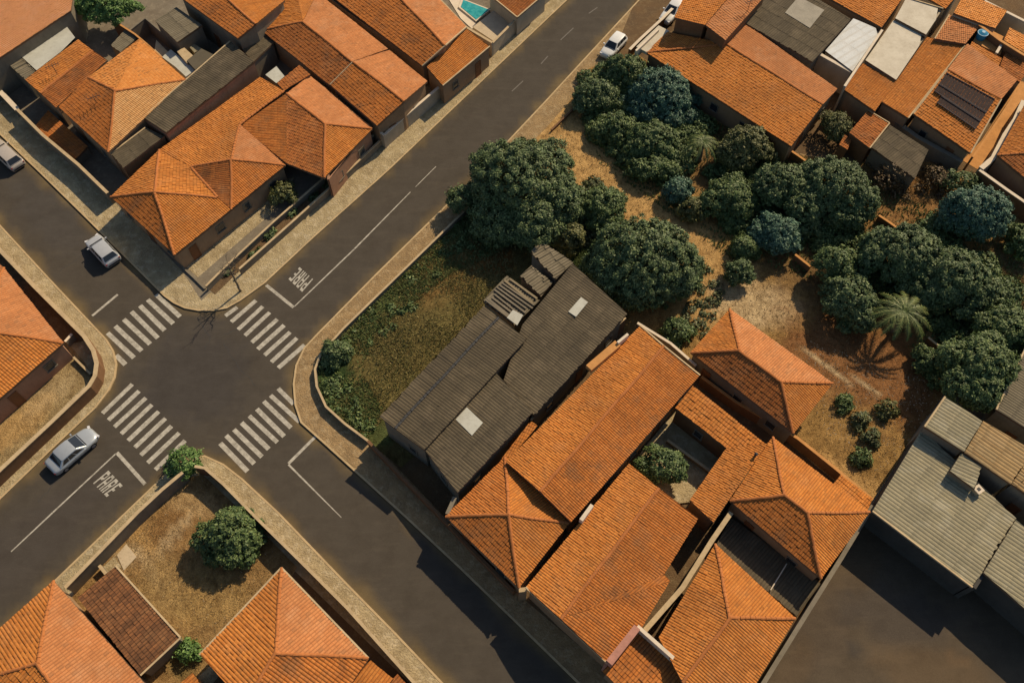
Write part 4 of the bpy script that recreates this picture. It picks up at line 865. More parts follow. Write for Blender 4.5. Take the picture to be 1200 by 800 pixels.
h = house('chimney', 'little dark chimney pipe on the orange roof by the courtyard', 'chimney', (886, 534))
m = MB(); c = G(886, 532, 4.2); m.tube((c[0], c[1], 3.9), (c[0], c[1], 4.25), .11, .11, 10); m.build('pipe', 'metal_dark', h); m = MB(); m.tube((c[0], c[1], 4.26), (c[0], c[1], 4.36), .17, .06, 10); m.build('cap', 'metal_dark', h)
for px, py, zz, lb in ((66, 85, 4.0, 'television antenna on the brown and orange gabled roof'), (114, 122, 4.5, 'television antenna on the bright orange hip roof'), (877, 10, 6.0, 'television antenna on the taller orange house at the top')):
    t_ = thing('antenna', lb, 'antenna', G(px, py, zz - .5)); c = Vector(G(px, py, zz)); m = MB(); m.tube(c - Vector((0, 0, .8)), c + Vector((0, 0, 1.0)), .035, .03, 5); m.build('mast', 'metal_dark', t_)
    m = MB(); m.tube(c + Vector((-.6, -.3, 1)), c + Vector((.6, .3, 1)), .03, .03, 4); m.build('boom', 'metal_dark', t_)
    for k in range(5):
        q = c + Vector((-.6, -.3, 1)) + Vector((1.2, .6, 0)) * (k / 4); m = MB(); m.tube(q + Vector((-.2, .4, .03)), q + Vector((.2, -.4, .03)), .02, .02, 4); m.build('rod', 'metal_dark', t_)

# ------------------------------------------------------------------ vegetation
def leaf_mesh(name, C, N, size, mat, parent, r, kind=None):
    """folded two-triangle leaves at C facing roughly N"""
    n = len(C); N = N / (np.linalg.norm(N, axis=1, keepdims=True) + 1e-9)
    T = r.normal(size=(n, 3)); T -= (T * N).sum(1, keepdims=True) * N; T /= np.linalg.norm(T, axis=1, keepdims=True) + 1e-9
    B = np.cross(N, T); s = size * r.uniform(.65, 1.35, (n, 1))
    a = C - T * s; b = C + B * s * .5 + N * s * .12; c = C + T * s - N * s * .12; d = C - B * s * .5 + N * s * .12
    V = np.stack((a, b, c, d), 1).reshape(-1, 3)
    F = (np.arange(n)[:, None] * 4 + np.array([[0, 1, 2, 3]]))
    me = bpy.data.meshes.new(name); me.vertices.add(4 * n); me.vertices.foreach_set('co', V.ravel().astype(np.float32))
    me.loops.add(4 * n); me.loops.foreach_set('vertex_index', F.ravel().astype(np.int32)); me.polygons.add(n)
    me.polygons.foreach_set('loop_start', (np.arange(n) * 4).astype(np.int32)); me.update(calc_edges=True); me.materials.append(MATS[mat])
    o = bpy.data.objects.new(name, me); COL.objects.link(o)
    if parent: par(o, parent)
    if kind: o['kind'] = kind
    return o
def sphere_pts(n, r, zmin=-.35):
    i = np.arange(n) + .5; z = 1 - (1 - zmin) * i / n; t = i * 2.39996 + r.uniform(0, 6.28); q = np.sqrt(np.maximum(0, 1 - z * z))
    return np.stack((q * np.cos(t), q * np.sin(t), z), 1)
_ts = [100]
def crown_leaves(lobes, r, leaf, dens, bump_r, rough=.0):
    Cs, Ns = [], []
    L = np.array([l[:3] for l in lobes]); Rr = np.array([l[3:6] for l in lobes])
    for c, rad in zip(L, Rr):
        A = 2 * math.pi * (rad[0] * rad[1] + rad[0] * rad[2]) * .5
        nb = max(6, int(A / (bump_r ** 2 * 2.1)))
        P = sphere_pts(nb, r, -.45); P += r.normal(0, .06, P.shape)
        ctr = c + P * rad * r.uniform(.78, .97, (nb, 1))
        br = bump_r * r.uniform(.6, 1.35, nb)
        keep = np.ones(nb, bool)
        for c2, r2 in zip(L, Rr):
            if (c2 == c).all(): continue
            keep &= (((ctr - c2) / (r2 * .82)) ** 2).sum(1) > 1
        for cc, b, p in zip(ctr[keep], br[keep], P[keep]):
            k = int(4 * math.pi * b * b * dens * .62)
            D = r.normal(size=(k, 3)); D /= np.linalg.norm(D, axis=1, keepdims=True); out = p / np.linalg.norm(p)
            D += out * .55 + np.array((0, 0, .25)); D /= np.linalg.norm(D, axis=1, keepdims=True)
            Cs.append(cc + D * b * (r.uniform(.45, 1.1, (k, 1)) + (r.uniform(size=(k, 1)) > .93) * r.uniform(.1, .7, (k, 1))) * np.array((1, 1, .8))); Ns.append(D * .38 + out * .55 + r.normal(0, .42, (k, 3)) + np.array((0, 0, .3)))
        # inner fill so the crown is deep rather than hollow
        k = int(A * dens * .55); D = sphere_pts(k, r, -.6) if k > 3 else np.zeros((3, 3))
        Cs.append(c + D * rad * r.uniform(.55, .93, (len(D), 1))); Ns.append(D + r.normal(0, .5, D.shape))
    return np.concatenate(Cs), np.concatenate(Ns)
def limb(m, a, b, r0, r1, r, n=4, wob=.12):
    a = Vector(a); b = Vector(b); L = (b - a).length; p = a
    for i in range(n):
        t = (i + 1) / n; q = a.lerp(b, t) + Vector(r.normal(0, wob * L / n, 3)) * (i < n - 1); m.tube(p, q, r0 + (r1 - r0) * i / n, r0 + (r1 - r0) * t, 6, i == n - 1 or i == 0); p = q
def tree(name, label, cat, px, py, rpx, h, lobes=None, mat='leaf_dark', leaf=.125, dens=82, bump_r=.36, flat=.72, group=None, bark='bark', ry=None, dome=False):
    """crown centre at picture point (px,py), radius rpx in picture px; h = height of the crown's top"""
    _ts[0] += 1; r = np.random.default_rng(_ts[0])
    sc = scale_at(px, py); R0 = rpx / sc; Ry = (ry or rpx) / sc
    rz = min(R0, Ry) * flat; zc = max(h - rz, rz * .55 + .25)
    c = np.array(G(px, py, zc))
    if lobes is None:
        lobes = []
        k = 7 if R0 > 3.5 else (5 if R0 > 2. else 3)
        lobes.append((*c, R0 * .72, Ry * .72, rz * .95))
        a0 = r.uniform(0, 6.28)
        if dome: lobes[0] = (*c, R0 * .86, Ry * .86, rz)
        for i in range(k):
            a = a0 + 6.283 * i / k + r.uniform(-.3, .3); q = r.uniform(.42, .74); s = r.uniform(.26, .50)
            if dome: q = r.uniform(.45, .55); s = r.uniform(.40, .46)
            lobes.append((c[0] + math.cos(a) * R0 * q, c[1] + math.sin(a) * Ry * q, c[2] - rz * r.uniform(.05, .35), R0 * s, Ry * s, rz * r.uniform(.5, .75)))
        if not dome:
            for i in range(5 if R0 < 2 else 9):
                a = r.uniform(0, 6.28); q = r.uniform(.72, .93); s = r.uniform(.12, .24)
                lobes.append((c[0] + math.cos(a) * R0 * q, c[1] + math.sin(a) * Ry * q, c[2] - rz * r.uniform(.15, .6), R0 * s, Ry * s * r.uniform(.7, 1.3), rz * s * 1.3))
    t = thing(name, label, cat, (c[0], c[1], .13), group)
    m = MB(); tr = max(.05, R0 * .055); lean = r.normal(0, .12 * R0, 2)
    base = (c[0] + lean[0], c[1] + lean[1], .08); fork = (c[0] + lean[0] * .4, c[1] + lean[1] * .4, max(.3, zc * .55))
    limb(m, base, fork, tr * 1.3, tr, r)
    for l in lobes[:8]:
        limb(m, fork, (l[0], l[1], l[2] + l[5] * .1), tr * .65, tr * .2, r)
    m.build('trunk', bark, t, True)
    C_, N_ = crown_leaves(lobes, r, leaf, dens, bump_r)
    ok = C_[:, 2] > .16; C_, N_ = C_[ok], N_[ok]
    leaf_mesh('crown', C_, N_, leaf, mat, t, r)
    return t
T = tree
T('tree', 'big dark round-crowned tree overhanging the wide road pavement', 'tree', 607, 217, 70, 8.0, mat='leaf_dark', bump_r=.5)
T('tree', 'largest dome-shaped dark tree beside the grey shed roofs', 'tree', 753, 308, 72, 6.6, mat='leaf_dark', bump_r=.42, flat=.8, ry=60, dome=True)
T('tree', 'low olive tree filling the gap between the two big round trees', 'tree', 704, 241, 30, 4.0, mat='leaf_mid')
T('bush', 'olive scrub bush above the small corrugated lean-to roof', 'bush', 668, 276, 22, 3.0, mat='leaf_olive')
T('bush', 'light green bush at the foot of the dome-shaped tree', 'bush', 795, 388, 18, 2.0, mat='leaf_mid')
T('tree', 'dark green tree right behind the parked car at the top road', 'tree', 735, 84, 30, 3.8, mat='leaf_mid', ry=24)
T('tree', 'broad blue-green tree beside the long orange tiled house', 'tree', 775, 112, 48, 5.0, mat='leaf_blue', ry=42)
T('bush', 'leafy dark bush at the pavement end of the tree belt', 'bush', 697, 112, 27, 3.5, mat='leaf_dark', ry=24)
T('tree', 'dark spreading tree at the lower edge of the tree belt near the track', 'tree', 765, 165, 38, 3.8, mat='leaf_mid', ry=28)
T('bush', 'mid green scrub in the middle of the tree belt near the track', 'bush', 722, 150, 26, 3.0, mat='leaf_mid', ry=22)
T('bush', 'sparse dark bush under the spreading tree by the track', 'bush', 765, 196, 32, 2.4, mat='leaf_mid', ry=13)
T('tree', 'olive yellow-green tree next to the small palm', 'tree', 875, 169, 32, 4.5, mat='leaf_olive', ry=27)
T('tree', 'wide dark tree at the centre of the garden, right of the olive tree', 'tree', 972, 220, 54, 6.0, mat='leaf_dark', ry=48)
T('tree', 'medium dark tree left of the wide garden tree', 'tree', 915, 214, 34, 5.0, mat='leaf_dark', ry=28)
T('tree', 'blue-green tree hanging over the lower side of the wide garden tree', 'tree', 912, 272, 28, 3.8, mat='leaf_blue', ry=26)
T('tree', 'dark bushy tree beside the bend of the dirt track', 'tree', 858, 232, 32, 3.6, mat='leaf_mid', ry=29)
T('bush', 'small blue-green bush at the inner edge of the dirt track', 'bush', 794, 222, 17, 2.6, mat='leaf_blue')
T('bush', 'small brownish bush touching the blue-green one on the track', 'bush', 812, 243, 15, 2.2, mat='leaf_olive')
T('bush', 'round bush standing beside the dirt track bend', 'bush', 872, 290, 19, 2.2, mat='leaf_mid')
T('bush', 'lower dark bush next to the pale clearing of the track', 'bush', 868, 318, 16, 2.4, mat='leaf_dark')
T('tree', 'bluish round-topped tree near the right edge below the boundary wall', 'tree', 1144, 249, 42, 5.5, mat='leaf_blue', ry=33, flat=.85, dome=True)
T('tree', 'large spreading tree directly above the fan palm', 'tree', 1062, 298, 52, 6.0, mat='leaf_dark', ry=40)
T('tree', 'large dark tree to the right of the fan palm', 'tree', 1120, 328, 50, 6.2, mat='leaf_dark', ry=44)
T('tree', 'dark round tree to the left of the fan palm', 'tree', 996, 350, 34, 4.2, mat='leaf_dark', ry=36)
T('tree', 'light olive tree tucked behind the round tree left of the palm', 'tree', 978, 308, 27, 4.0, mat='leaf_mid', ry=22)
T('tree', 'big dark tree beside the grey ribbed warehouse', 'tree', 1150, 430, 46, 6.5, mat='leaf_mid', ry=42)
T('tree', 'green tree at the right edge above the warehouse tree', 'tree', 1182, 385, 34, 5.0, mat='leaf_mid', ry=26)
T('bush', 'small green bush at the edge of the red clearing', 'bush', 1088, 422, 18, 2.2, mat='leaf_mid')
T('bush', 'leafy bush at the right edge by the dry grass patch', 'bush', 1196, 280, 17, 2.5, mat='leaf_mid', ry=26)
T('bush', 'dry brown thorny bush in the reddish upper clearing', 'bush', 1045, 206, 23, 2.4, mat='leaf_brown', dens=13, ry=24)
T('bush', 'smaller dry brown bush against the stained wall', 'bush', 1098, 208, 17, 2.2, mat='leaf_brown', dens=16)
T('bush', 'green undergrowth bush above the bluish round-topped tree', 'bush', 1128, 212, 22, 2.2, mat='leaf_mid', ry=12, dens=30)
T('tree', 'spiky yard tree between the long house and the reddish hut', 'tree', 980, 146, 19, 3.5, mat='leaf_olive', dens=30)
T('tree', 'leafy tree filling the small inner courtyard', 'tree', 775, 545, 26, 3.6, mat='leaf_mid', ry=27)
T('tree', 'round tree standing alone in the sandy lot', 'tree', 270, 626, 35, 3.9, mat='leaf_mid', ry=35, flat=.85)
T('bush', 'bright bush growing on the street corner wall', 'bush', 216, 540, 21, 2.6, mat='leaf_fresh', flat=.8, dens=40)
T('tree', 'bright green tree in the back yard at the top left', 'tree', 122, 6, 38, 5.0, mat='leaf_fresh', ry=20)
T('bush', 'yellow-green garden shrub beside the orange corner house', 'bush', 331, 226, 16, 2.4, mat='leaf_olive', dens=40)
T('bush', 'dense creeper bush at the rounded corner of the overgrown lot', 'bush', 392, 412, 19, 1.8, mat='leaf_dark', ry=17)
T('bush', 'tall green weed at the corner of the mossy shed', 'bush', 221, 762, 12, 1.4, mat='leaf_fresh', dens=26)
for i, (x, y, rr, mt, lb) in enumerate(((989, 472, 11, 'leaf_mid', 'small dark bush nearest the detached hip-roofed house'), (1007, 491, 11, 'leaf_scrub', 'grey-green bush in the middle of the red clearing'), (1041, 479, 13, 'leaf_olive', 'faint olive bush at the right of the red clearing'),
        (1022, 512, 10, 'leaf_scrub', 'little bush between the olive one and the lowest one'), (1010, 535, 11, 'leaf_mid', 'lowest little bush on the pale dry ground near the wall'), (1100, 442, 14, 'leaf_mid', 'low bush below the wall stub by the warehouse tree'),
        (660, 262, 14, 'leaf_mid', 'little bush squeezed beside the road tree'), (948, 262, 16, 'leaf_dark', 'dark bush below the wide garden tree'), (1170, 352, 20, 'leaf_mid', 'bush behind the large tree near the right edge'))):
    T('bush', lb, 'bush', x, y, rr, 1.2 if i < 6 else 2.6, mat=mt, leaf=.13, dens=30 if i < 6 else 50, bump_r=.3, group='scattered scrub bushes')

def scatter(poly, n, zz=.14):
    P = np.array([G2(x, y, zz) for x, y in poly]); lo, hi = P.min(0), P.max(0); q = rng.uniform(lo, hi, (int(n * 2.5), 2)); q = q[pip(q, P)][:n]
    return q
def palm(label, px, py, rpx, h, n, mat, r_seed, droop=.35, wid=.15):
    r = np.random.default_rng(r_seed); c = Vector(G(px, py, h)); Rm = rpx / scale_at(px, py)
    t = thing('palm_tree', label, 'palm', (c.x, c.y, .13)); m = MB(); limb(m, (c.x + .2, c.y, .1), c, .24, .16, r, 5, .03); m.build('trunk', 'bark_grey', t, True)
    for k in range(n):
        a = 6.283 * k / n + r.uniform(-.12, .12); L = Rm * r.uniform(.82, 1.08); el = r.uniform(.15, .6); pts = []
        for i in range(9):
            u = i / 8; pts.append(c + Vector((math.cos(a) * L * u, math.sin(a) * L * u, L * (el * u - (el + droop) * u * u))))
        m = MB(); side = Vector((-math.sin(a), math.cos(a), 0))
        for p, q in zip(pts, pts[1:]): m.tube(p, q, .035, .025, 4, False)
        for i in range(30):
            u = .10 + .90 * i / 30; f = u * 8; j = min(7, int(f)); p = pts[j].lerp(pts[j + 1], f - j); fw = (pts[j + 1] - pts[j]).normalized()
            w = L * wid * (math.sin(math.pi * (u * .85 + .1)) ** .7)
            for s in (-1, 1):
                tip = p + side * (s * w * .9) + fw * w * .6 + Vector((0, 0, -w * .25)) + Vector(r.normal(0, .04, 3)); b = fw * .055
                m.add([p - b, p + b, tip], [(0, 1, 2)]); 
        m.build('frond', mat, t)
palm('fan of long pale green fronds, the palm standing among the dark trees', 1060, 365, 38, 3.8, 16, 'palm_leaf', 3)
palm('small dry olive palm at the edge of the tree belt', 824, 166, 24, 3.2, 13, 'palm_leaf', 4, .5, .14)

def scrub(label, polys, n, r0, r1, mat, dens=40, hz=.8):
    _ts[0] += 1; r = np.random.default_rng(_ts[0]); lobes = []
    for P in polys:
        q = scatter(P, n)
        for x, y in q: R_ = r.uniform(r0, r1); lobes.append((x, y, .12 + R_ * hz * .15, R_, R_ * r.uniform(.7, 1.2), R_ * hz * r.uniform(.6, 1.1)))
    C_, N_ = crown_leaves(lobes, r, .14, dens, .3); ok = C_[:, 2] > .14
    o = leaf_mesh('undergrowth', C_[ok], N_[ok], .14, mat, None, r, 'stuff'); tag(o, label, 'undergrowth')
scrub('tangled dark green scrub joining the trees beside the long tiled house', [[(685, 95), (720, 80), (790, 120), (830, 150), (800, 205), (760, 212), (700, 165)]], 95, .8, 1.8, 'leaf_mid')
scrub('low mixed scrub under the wide garden trees', [[(830, 190), (900, 185), (1010, 270), (990, 300), (930, 290), (850, 260)], [(1000, 290), (1100, 260), (1180, 340), (1200, 400), (1130, 420), (1090, 380), (1030, 340)]], 110, .7, 1.7, 'leaf_mid')
scrub('olive scrub between the two big round trees', [[(640, 240), (700, 215), (725, 250), (690, 300), (655, 290)]], 55, .7, 1.5, 'leaf_scrub')
scrub('green creeper growing along the curved wall of the overgrown lot', [[(402, 392), (376, 420), (372, 440), (386, 476), (431, 514), (441, 498), (415, 470), (400, 440), (412, 412)]], 60, .22, .5, 'leaf_mid', 26, .4)
scrub('patchy green weeds along the pavement wall of the overgrown lot', [[(548, 248), (500, 296), (415, 380), (400, 400), (440, 405), (520, 330), (600, 275)]], 80, .15, .38, 'leaf_mid', 18, .3)
scrub('dry brown scrub in the reddish upper clearing', [[(1020, 185), (1110, 195), (1120, 225), (1060, 240), (1010, 225)]], 16, .3, .7, 'leaf_brown', 16)
scrub('dark low planting standing in for shade between the corner house front walls', [[(247, 338), (266, 318), (322, 265), (400, 196), (440, 162), (446, 166), (404, 203), (338, 265), (280, 318), (254, 342)]], 90, .28, .5, 'leaf_dark', 40, .7)  # plants fill the planter and darken it where its walls cast little shade
scrub('thin green weeds in the pale clearing beside the round bush', [[(820, 300), (850, 340), (830, 395), (790, 400), (800, 350)], [(850, 180), (900, 200), (880, 215), (840, 205)]], 34, .2, .5, 'leaf_scrub', 22, .4)
# leafless street tree on the corner pavement
b = Vector(G(282, 341, .13)); tp = Vector(G(274, 300, 3.3)); tp = Vector((b.x - .15, b.y + .2, 3.6))
t_ = thing('bare_tree', 'thin leafless tree on the corner pavement casting a long shadow', 'tree', tuple(b)); r = np.random.default_rng(5)
m = MB(); limb(m, b, tp, .13, .07, r, 6, .04)
m.build('trunk', 'bark_grey', t_, True)
m = MB()
for k in range(9):
    a = 6.283 * k / 9 + r.uniform(-.3, .3); L = r.uniform(1.0, 1.9); s = b.lerp(tp, r.uniform(.72, 1.)); e = s + Vector((math.cos(a) * L * .75, math.sin(a) * L * .75, L * r.uniform(.4, .9))); limb(m, s, e, .045, .02, r, 4, .2)
    for j in range(4):
        s2 = s.lerp(e, r.uniform(.4, 1)); limb(m, s2, s2 + Vector(r.normal(0, .45, 3)) + Vector((0, 0, .35)), .022, .01, r, 2, .2)
m.build('branches', 'bark_grey', t_)
b = Vector(G(700, 82, .13)); t_ = thing('sapling', 'tiny dead sapling on the dirt pavement below the parked car', 'sapling', G(689, 108, .13)); b = Vector(G(689, 108, .13)); m = MB()
for k in range(6): limb(m, b, b + Vector((r.normal(0, .4), r.normal(0, .4), 1.0)), .04, .015, r, 3, .15)
m.build('branches', 'bark', t_)

# ------------------------------------------------------------------ grass, litter and stones
def scatter(poly, n, zz=.14):
    P = np.array([G2(x, y, zz) for x, y in poly]); lo, hi = P.min(0), P.max(0); q = rng.uniform(lo, hi, (int(n * 2.5), 2)); q = q[pip(q, P)][:n]
    return q
def tufts(name, label, cat, polys, n, hgt, mat, wid=.05, blades=3):
    Q = np.concatenate([scatter(p, n) for p in polys]); r = rng
    w = smooth_noise(Q, .8, 21) ; Q = Q[w + r.normal(0, .5, len(w)) > -.15]
    k = len(Q); V = []; 
    for b_ in range(blades):
        a = r.uniform(0, 6.28, k); h = hgt * r.uniform(.4, 1.3, k); ln = r.uniform(.3, 1.1, k) * h
        d = np.stack((np.cos(a), np.sin(a)), 1); s = np.stack((-d[:, 1], d[:, 0]), 1) * wid
        V.append(np.stack((np.c_[Q - s, np.full(k, .12)], np.c_[Q + s, np.full(k, .12)], np.c_[Q + d * ln[:, None], .12 + h]), 1))
    V = np.concatenate(V).reshape(-1, 3); n3 = len(V) // 3
    me = bpy.data.meshes.new(name); me.vertices.add(len(V)); me.vertices.foreach_set('co', V.ravel().astype(np.float32)); me.loops.add(len(V)); me.loops.foreach_set('vertex_index', np.arange(len(V), dtype=np.int32))
    me.polygons.add(n3); me.polygons.foreach_set('loop_start', (np.arange(n3) * 3).astype(np.int32)); me.update(calc_edges=True); me.materials.append(MATS[mat])
    o = bpy.data.objects.new(name, me); COL.objects.link(o); o['kind'] = 'stuff'; tag(o, label, cat); return o
LOTA = [(556, 240), (408, 383), (373, 432), (386, 476), (431, 512), (450, 490), (567, 357), (620, 300), (600, 262)]
tufts('grass', 'dry brown grass covering the overgrown lot beside the grey shed', 'grass', [LOTA], 16000, .22, 'lot_grass', .04)
tufts('grass', 'green grass along the thin curved wall of the overgrown lot', 'grass', [[(556, 240), (408, 383), (373, 432), (386, 476), (431, 512), (450, 480), (425, 440), (440, 390), (530, 320), (600, 290)]], 16000, .28, 'green_grass', .05)
tufts('dry_grass', 'dry straw tufts scattered over the dirt lot and clearings', 'dry grass', [[(650, 150), (700, 170), (760, 210), (840, 260), (930, 330), (1100, 420), (1110, 460), (1022, 590), (935, 512), (976, 450), (855, 362), (820, 400), (780, 300), (690, 230)], [(1150, 280), (1200, 290), (1200, 370), (1160, 330)], [(1000, 180), (1100, 200), (1100, 240), (1010, 240)]], 9000, .14, 'dry_grass', .03)
tufts('dry_grass', 'short yellow grass over the fenced sandy lot', 'dry grass', [[(100, 690), (176, 606), (214, 570), (240, 562), (345, 664), (330, 700), (235, 780), (215, 745)]], 7000, .10, 'dry_grass', .03)
tufts('undergrowth', 'green undergrowth on shaded ground beneath the garden trees', 'undergrowth', [[(690, 100), (800, 90), (930, 180), (1000, 200), (1200, 300), (1200, 400), (1100, 440), (960, 330), (850, 300), (700, 190)], [(640, 240), (700, 260), (690, 320), (620, 290)]], 16000, .3, 'green_grass', .07, 2)
def stones(label, poly, n, s0, s1, mat):
    Q = scatter(poly, n); m = MB()
    for x, y in Q:
        s = random.uniform(s0, s1); a = random.uniform(0, 6.28); k = 5; P = [(x + s * random.uniform(.7, 1.2) * math.cos(a + 6.283 * i / k), y + s * random.uniform(.5, 1.) * math.sin(a + 6.283 * i / k)) for i in range(k)]
        m.add([(p[0], p[1], .1) for p in P] + [(x, y, .14 + s * .6)], [(i, (i + 1) % k, k) for i in range(k)])
    o = m.build('rubble', mat); o['kind'] = 'stuff'; tag(o, label, 'rubble')
sheet('concrete_pad', [(137, 650), (148, 637), (160, 652), (145, 668)], .19, 'stone_pale', .1)
sheet('concrete_pad', [(118, 666), (134, 652), (142, 664), (128, 678)], .17, 'sidewalk', .1)
stones('pale rubble and stones strewn over the red clearing', [(950, 400), (1080, 440), (1100, 470), (1030, 560), (960, 500), (930, 410)], 1300, .03, .13, 'stone_pale')
stones('little stones on the sandy lot', [(150, 640), (214, 570), (240, 562), (345, 664), (330, 700), (235, 780)], 220, .03, .10, 'stone_pale')
stones('stones and litter along the dirt track', [(650, 150), (700, 170), (760, 210), (840, 260), (930, 330), (900, 390), (780, 300), (690, 230)], 260, .03, .10, 'stone_pale')
for x, y, a in ((196, 598, .3), (146, 646, .2), (965, 424, .4), (977, 436, .1), (1013, 453, .3)):
    pass

# ------------------------------------------------------------------ cars
def car(label, front, rear, width, paint, hgt=1.45, style='hatch', cat='car', name='parked_car'):
    """front and rear: picture points on the ground under the bumpers' centres"""
    f = Vector(G(*front, 0)); r_ = Vector(G(*rear, 0)); z0 = .0
    return car_at(label, f, r_, width, paint, hgt, style, cat, name)
def car_at(label, f, r_, width, paint, hgt, style, cat, name, z0=0.):
    L = (f - r_).length; c = (f + r_) / 2; ang = math.atan2((f - r_).y, (f - r_).x)
    t = thing(name, label, cat, (0, 0, 0)); t.matrix_world = Matrix.Translation((c.x, c.y, z0)) @ Matrix.Rotation(ang, 4, 'Z')
    M = t.matrix_world.copy(); hw = width / 2
    def B(mb, nm, mat, p=None, sm=False):
        mb.v = [tuple(M @ Vector(v)) for v in mb.v]; return mb.build(nm, mat, p or t, sm)
    # shell: stations along x (share of length), half width, deck height
    st_ = {'hatch': [(-.5, .80, .62), (-.485, .90, .80), (-.44, .97, .92), (-.30, 1., .95), (0, 1., .95), (.20, 1., .93), (.30, .985, .88), (.40, .95, .82), (.465, .88, .74), (.495, .76, .62), (.5, .68, .5)],
           'sedan': [(-.5, .72, .60), (-.488, .86, .82), (-.44, .95, .90), (-.30, 1., .93), (0, 1., .93), (.20, 1., .92), (.30, .985, .87), (.40, .90, .80), (.455, .76, .72), (.49, .56, .62), (.5, .42, .5)]}[style]
    mb = MB(); ring = []; 
    for x, w, zt in st_:
        x *= L; w *= hw
        sec = [(w * .90, .22), (w, .38), (w, .60 if zt > .66 else zt * .9), (w * .955, zt - .05 if zt > .66 else zt * .97), (w * .80, zt), (w * .35, zt + .025)]
        sec = sec + [(-y, z) for y, z in sec[::-1]]; ring.append([(x, y, z) for y, z in sec])
    n = len(ring[0]); v = [p for rr in ring for p in rr]; fs = []
    for i in range(len(ring) - 1):
        for k in range(n): fs.append((i * n + k, i * n + (k + 1) % n, (i + 1) * n + (k + 1) % n, (i + 1) * n + k))
    fs += [tuple(range(n))[::-1], tuple((len(ring) - 1) * n + k for k in range(n))]; mb.add(v, fs); body = B(mb, 'body', paint, None, True)
    # greenhouse
    if style == 'sedan': xb0, xb1, xt0, xt1 = -.36 * L, .22 * L, -.245 * L, .06 * L
    else: xb0, xb1, xt0, xt1 = -.46 * L, .23 * L, -.38 * L, .07 * L
    zb = .93; yb, yt = hw * .93, hw * .72
    def quad3(a, b, c_, d, nm, mat, th=.02, sm=False):
        a, b, c_, d = map(Vector, (a, b, c_, d)); nn = (b - a).cross(d - a).normalized() * th; q = MB(); q.add([a, b, c_, d, a + nn, b + nn, c_ + nn, d + nn], [(3, 2, 1, 0), (4, 5, 6, 7), (0, 1, 5, 4), (1, 2, 6, 5), (2, 3, 7, 6), (3, 0, 4, 7)]); return B(q, nm, mat)
    q = MB(); q.add([(xb0, -yb, zb), (xb1, -yb, zb), (xb1, yb, zb), (xb0, yb, zb), (xt0, -yt, hgt - .03), (xt1, -yt, hgt - .03), (xt1, yt, hgt - .03), (xt0, yt, hgt - .03)], [(0, 1, 5, 4), (1, 2, 6, 5), (2, 3, 7, 6), (3, 0, 4, 7), (4, 5, 6, 7)]); cb = B(q, 'cabin', paint); bv = cb.modifiers.new('bevel', 'BEVEL'); bv.width = .09; bv.segments = 3
    q = MB(); rs = []
    for i, (xx, ww, dz) in enumerate(((xt0 - .04, .9, -.02), (xt0 + .06, 1., .012), ((xt0 + xt1) / 2, 1.02, .035), (xt1 - .08, 1., .012), (xt1 + .03, .92, -.02))):
        rs.append([(xx, y * yt * ww, hgt + dz - (.03 if abs(y) > .9 else 0)) for y in (-1.02, -.8, 0, .8, 1.02)])
    q.add([p for a in rs for p in a], [(i * 5 + k, (i + 1) * 5 + k, (i + 1) * 5 + k + 1, i * 5 + k + 1) for i in range(4) for k in range(4)]); B(q, 'car_roof', paint, None, True)
    def lp(a, b, t): return tuple(Vector(a).lerp(Vector(b), t))
    fl, fr, tl, tr = (xb1, yb, zb), (xb1, -yb, zb), (xt1, yt, hgt - .03), (xt1, -yt, hgt - .03)
    quad3(lp(lp(fr, fl, .06), lp(tr, tl, .06), .06), lp(lp(fr, fl, .94), lp(tr, tl, .94), .06), lp(lp(fr, fl, .93), lp(tr, tl, .93), .95), lp(lp(fr, fl, .07), lp(tr, tl, .07), .95), 'windscreen', 'car_glass')
    fl, fr, tl, tr = (xb0, -yb, zb), (xb0, yb, zb), (xt0, -yt, hgt - .03), (xt0, yt, hgt - .03)
    quad3(lp(lp(fr, fl, .08), lp(tr, tl, .08), .10), lp(lp(fr, fl, .92), lp(tr, tl, .92), .10), lp(lp(fr, fl, .92), lp(tr, tl, .92), .93), lp(lp(fr, fl, .08), lp(tr, tl, .08), .93), 'rear_window', 'car_glass')
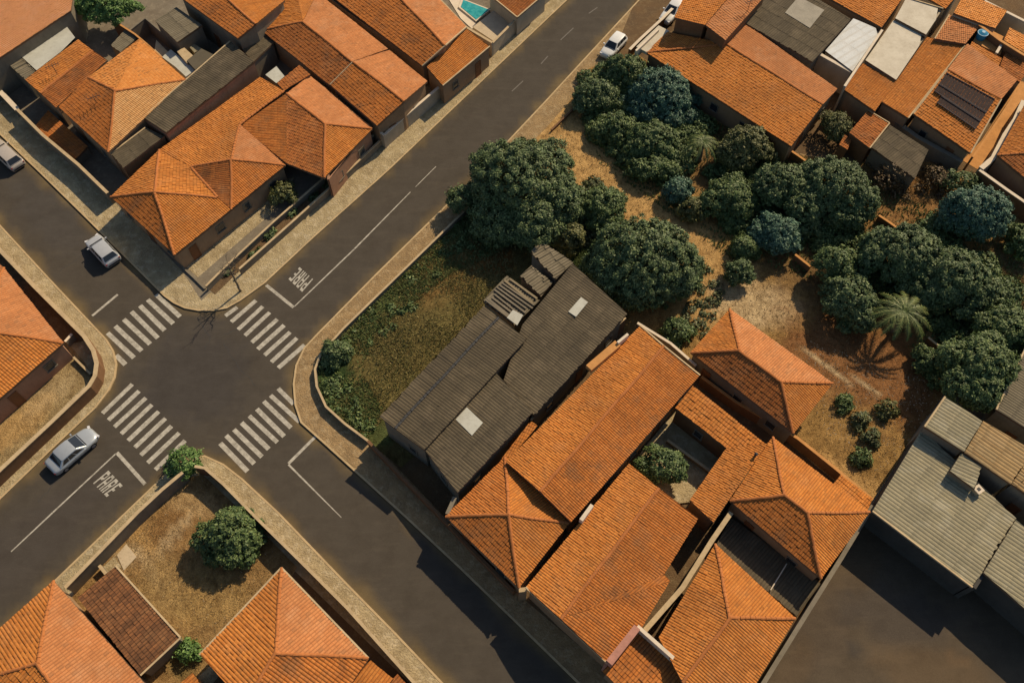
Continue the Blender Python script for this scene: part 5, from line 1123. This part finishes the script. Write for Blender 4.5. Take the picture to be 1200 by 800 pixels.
    for s in (-1, 1):
        b0, b1, t0, t1 = (xb0, s * yb, zb), (xb1, s * yb, zb), (xt0, s * yt, hgt - .03), (xt1, s * yt, hgt - .03)
        for u0, u1 in ((.10, .34), (.37, .62), (.65, .90)):
            P = [lp(lp(b0, b1, u), lp(t0, t1, u), k) for u, k in ((u0, .12), (u1, .12), (u1, .86), (u0, .86))]
            if s > 0: P = [P[1], P[0], P[3], P[2]]
            quad3(*P, 'side_window', 'car_glass', .012)
        for x in (-.31 * L, .30 * L):
            q = MB(); q.tube((x, s * (hw - .2), .31), (x, s * (hw + .01), .31), .31, .31, 16); w = B(q, 'wheel', 'tyre'); q = MB(); q.tube((x, s * (hw + .011), .31), (x, s * (hw + .02), .31), .19, .17, 10); B(q, 'rim', 'rim', w)
        q = MB(); q.obox((L * .475, s * hw * .66), (1, -.35 * s), (.10, .16), .58, .73); B(q, 'headlight', 'lamp_clear')
        q = MB(); q.obox((-L * .486, s * hw * .74), (1, .2 * s), (.03, .12), .62, .78); B(q, 'tail_light', 'lamp_red')
        q = MB(); q.obox((xb1 - .25, s * (hw + .10)), (1, 0), (.07, .10), .92, 1.05); B(q, 'mirror', paint)
        q = MB(); q.obox((0, s * (hw + .005)), (1, 0), (L * .36, .012), .36, .43); B(q, 'sill_trim', 'plastic_black')
        for x in (-.06 * L, ):
            q = MB(); q.obox((x, s * (hw + .002)), (1, 0), (.008, .008), .40, .90); B(q, 'door_gap', 'plastic_black')
    q = MB(); q.obox((L * .488, 0), (1, 0), (.04, hw * .62), .30, .50); B(q, 'front_bumper', 'plastic_black')
    q = MB(); q.obox((-L * .494, 0), (1, 0), (.035, hw * .72), .30, .46); B(q, 'rear_bumper', 'plastic_black')
    q = MB(); q.add([(xb1 + .02, -hw * .8, .955), (xb1 + .10, -hw * .8, .945), (xb1 + .10, hw * .8, .945), (xb1 + .02, hw * .8, .955)], [(0, 1, 2, 3)]); B(q, 'cowl', 'plastic_black')
    return t
car('white sedan driving or parked beside the kerb at the lower left', (114, 508), (62, 553), 1.95, 'paint_pearl', 1.42, 'sedan')
car('silver hatchback parked at the kerb below the corner house', (110, 283), (136, 311), 1.85, 'paint_silver', 1.5)
car('dark car with pale roof cut by the left edge of the photo', (-4, 172), (25, 199), 1.8, 'paint_cream', 1.5)
g0 = Vector(G(708, 70, .13)); g1 = Vector(G(729, 47, .13)); car_at('small white hatchback parked on the dirt pavement by the trees', g0, g1, 1.7, 'paint_car_white', 1.45, 'hatch', 'car', 'parked_car', .13)
g0 = Vector(G(777, 30, .14)); g1 = Vector(G(800, 2, .14)); car_at('pale car with only its nose out of the shaded driveway', g0, g1, 1.7, 'paint_car_white', 1.45, 'hatch', 'car', 'parked_car', .15)
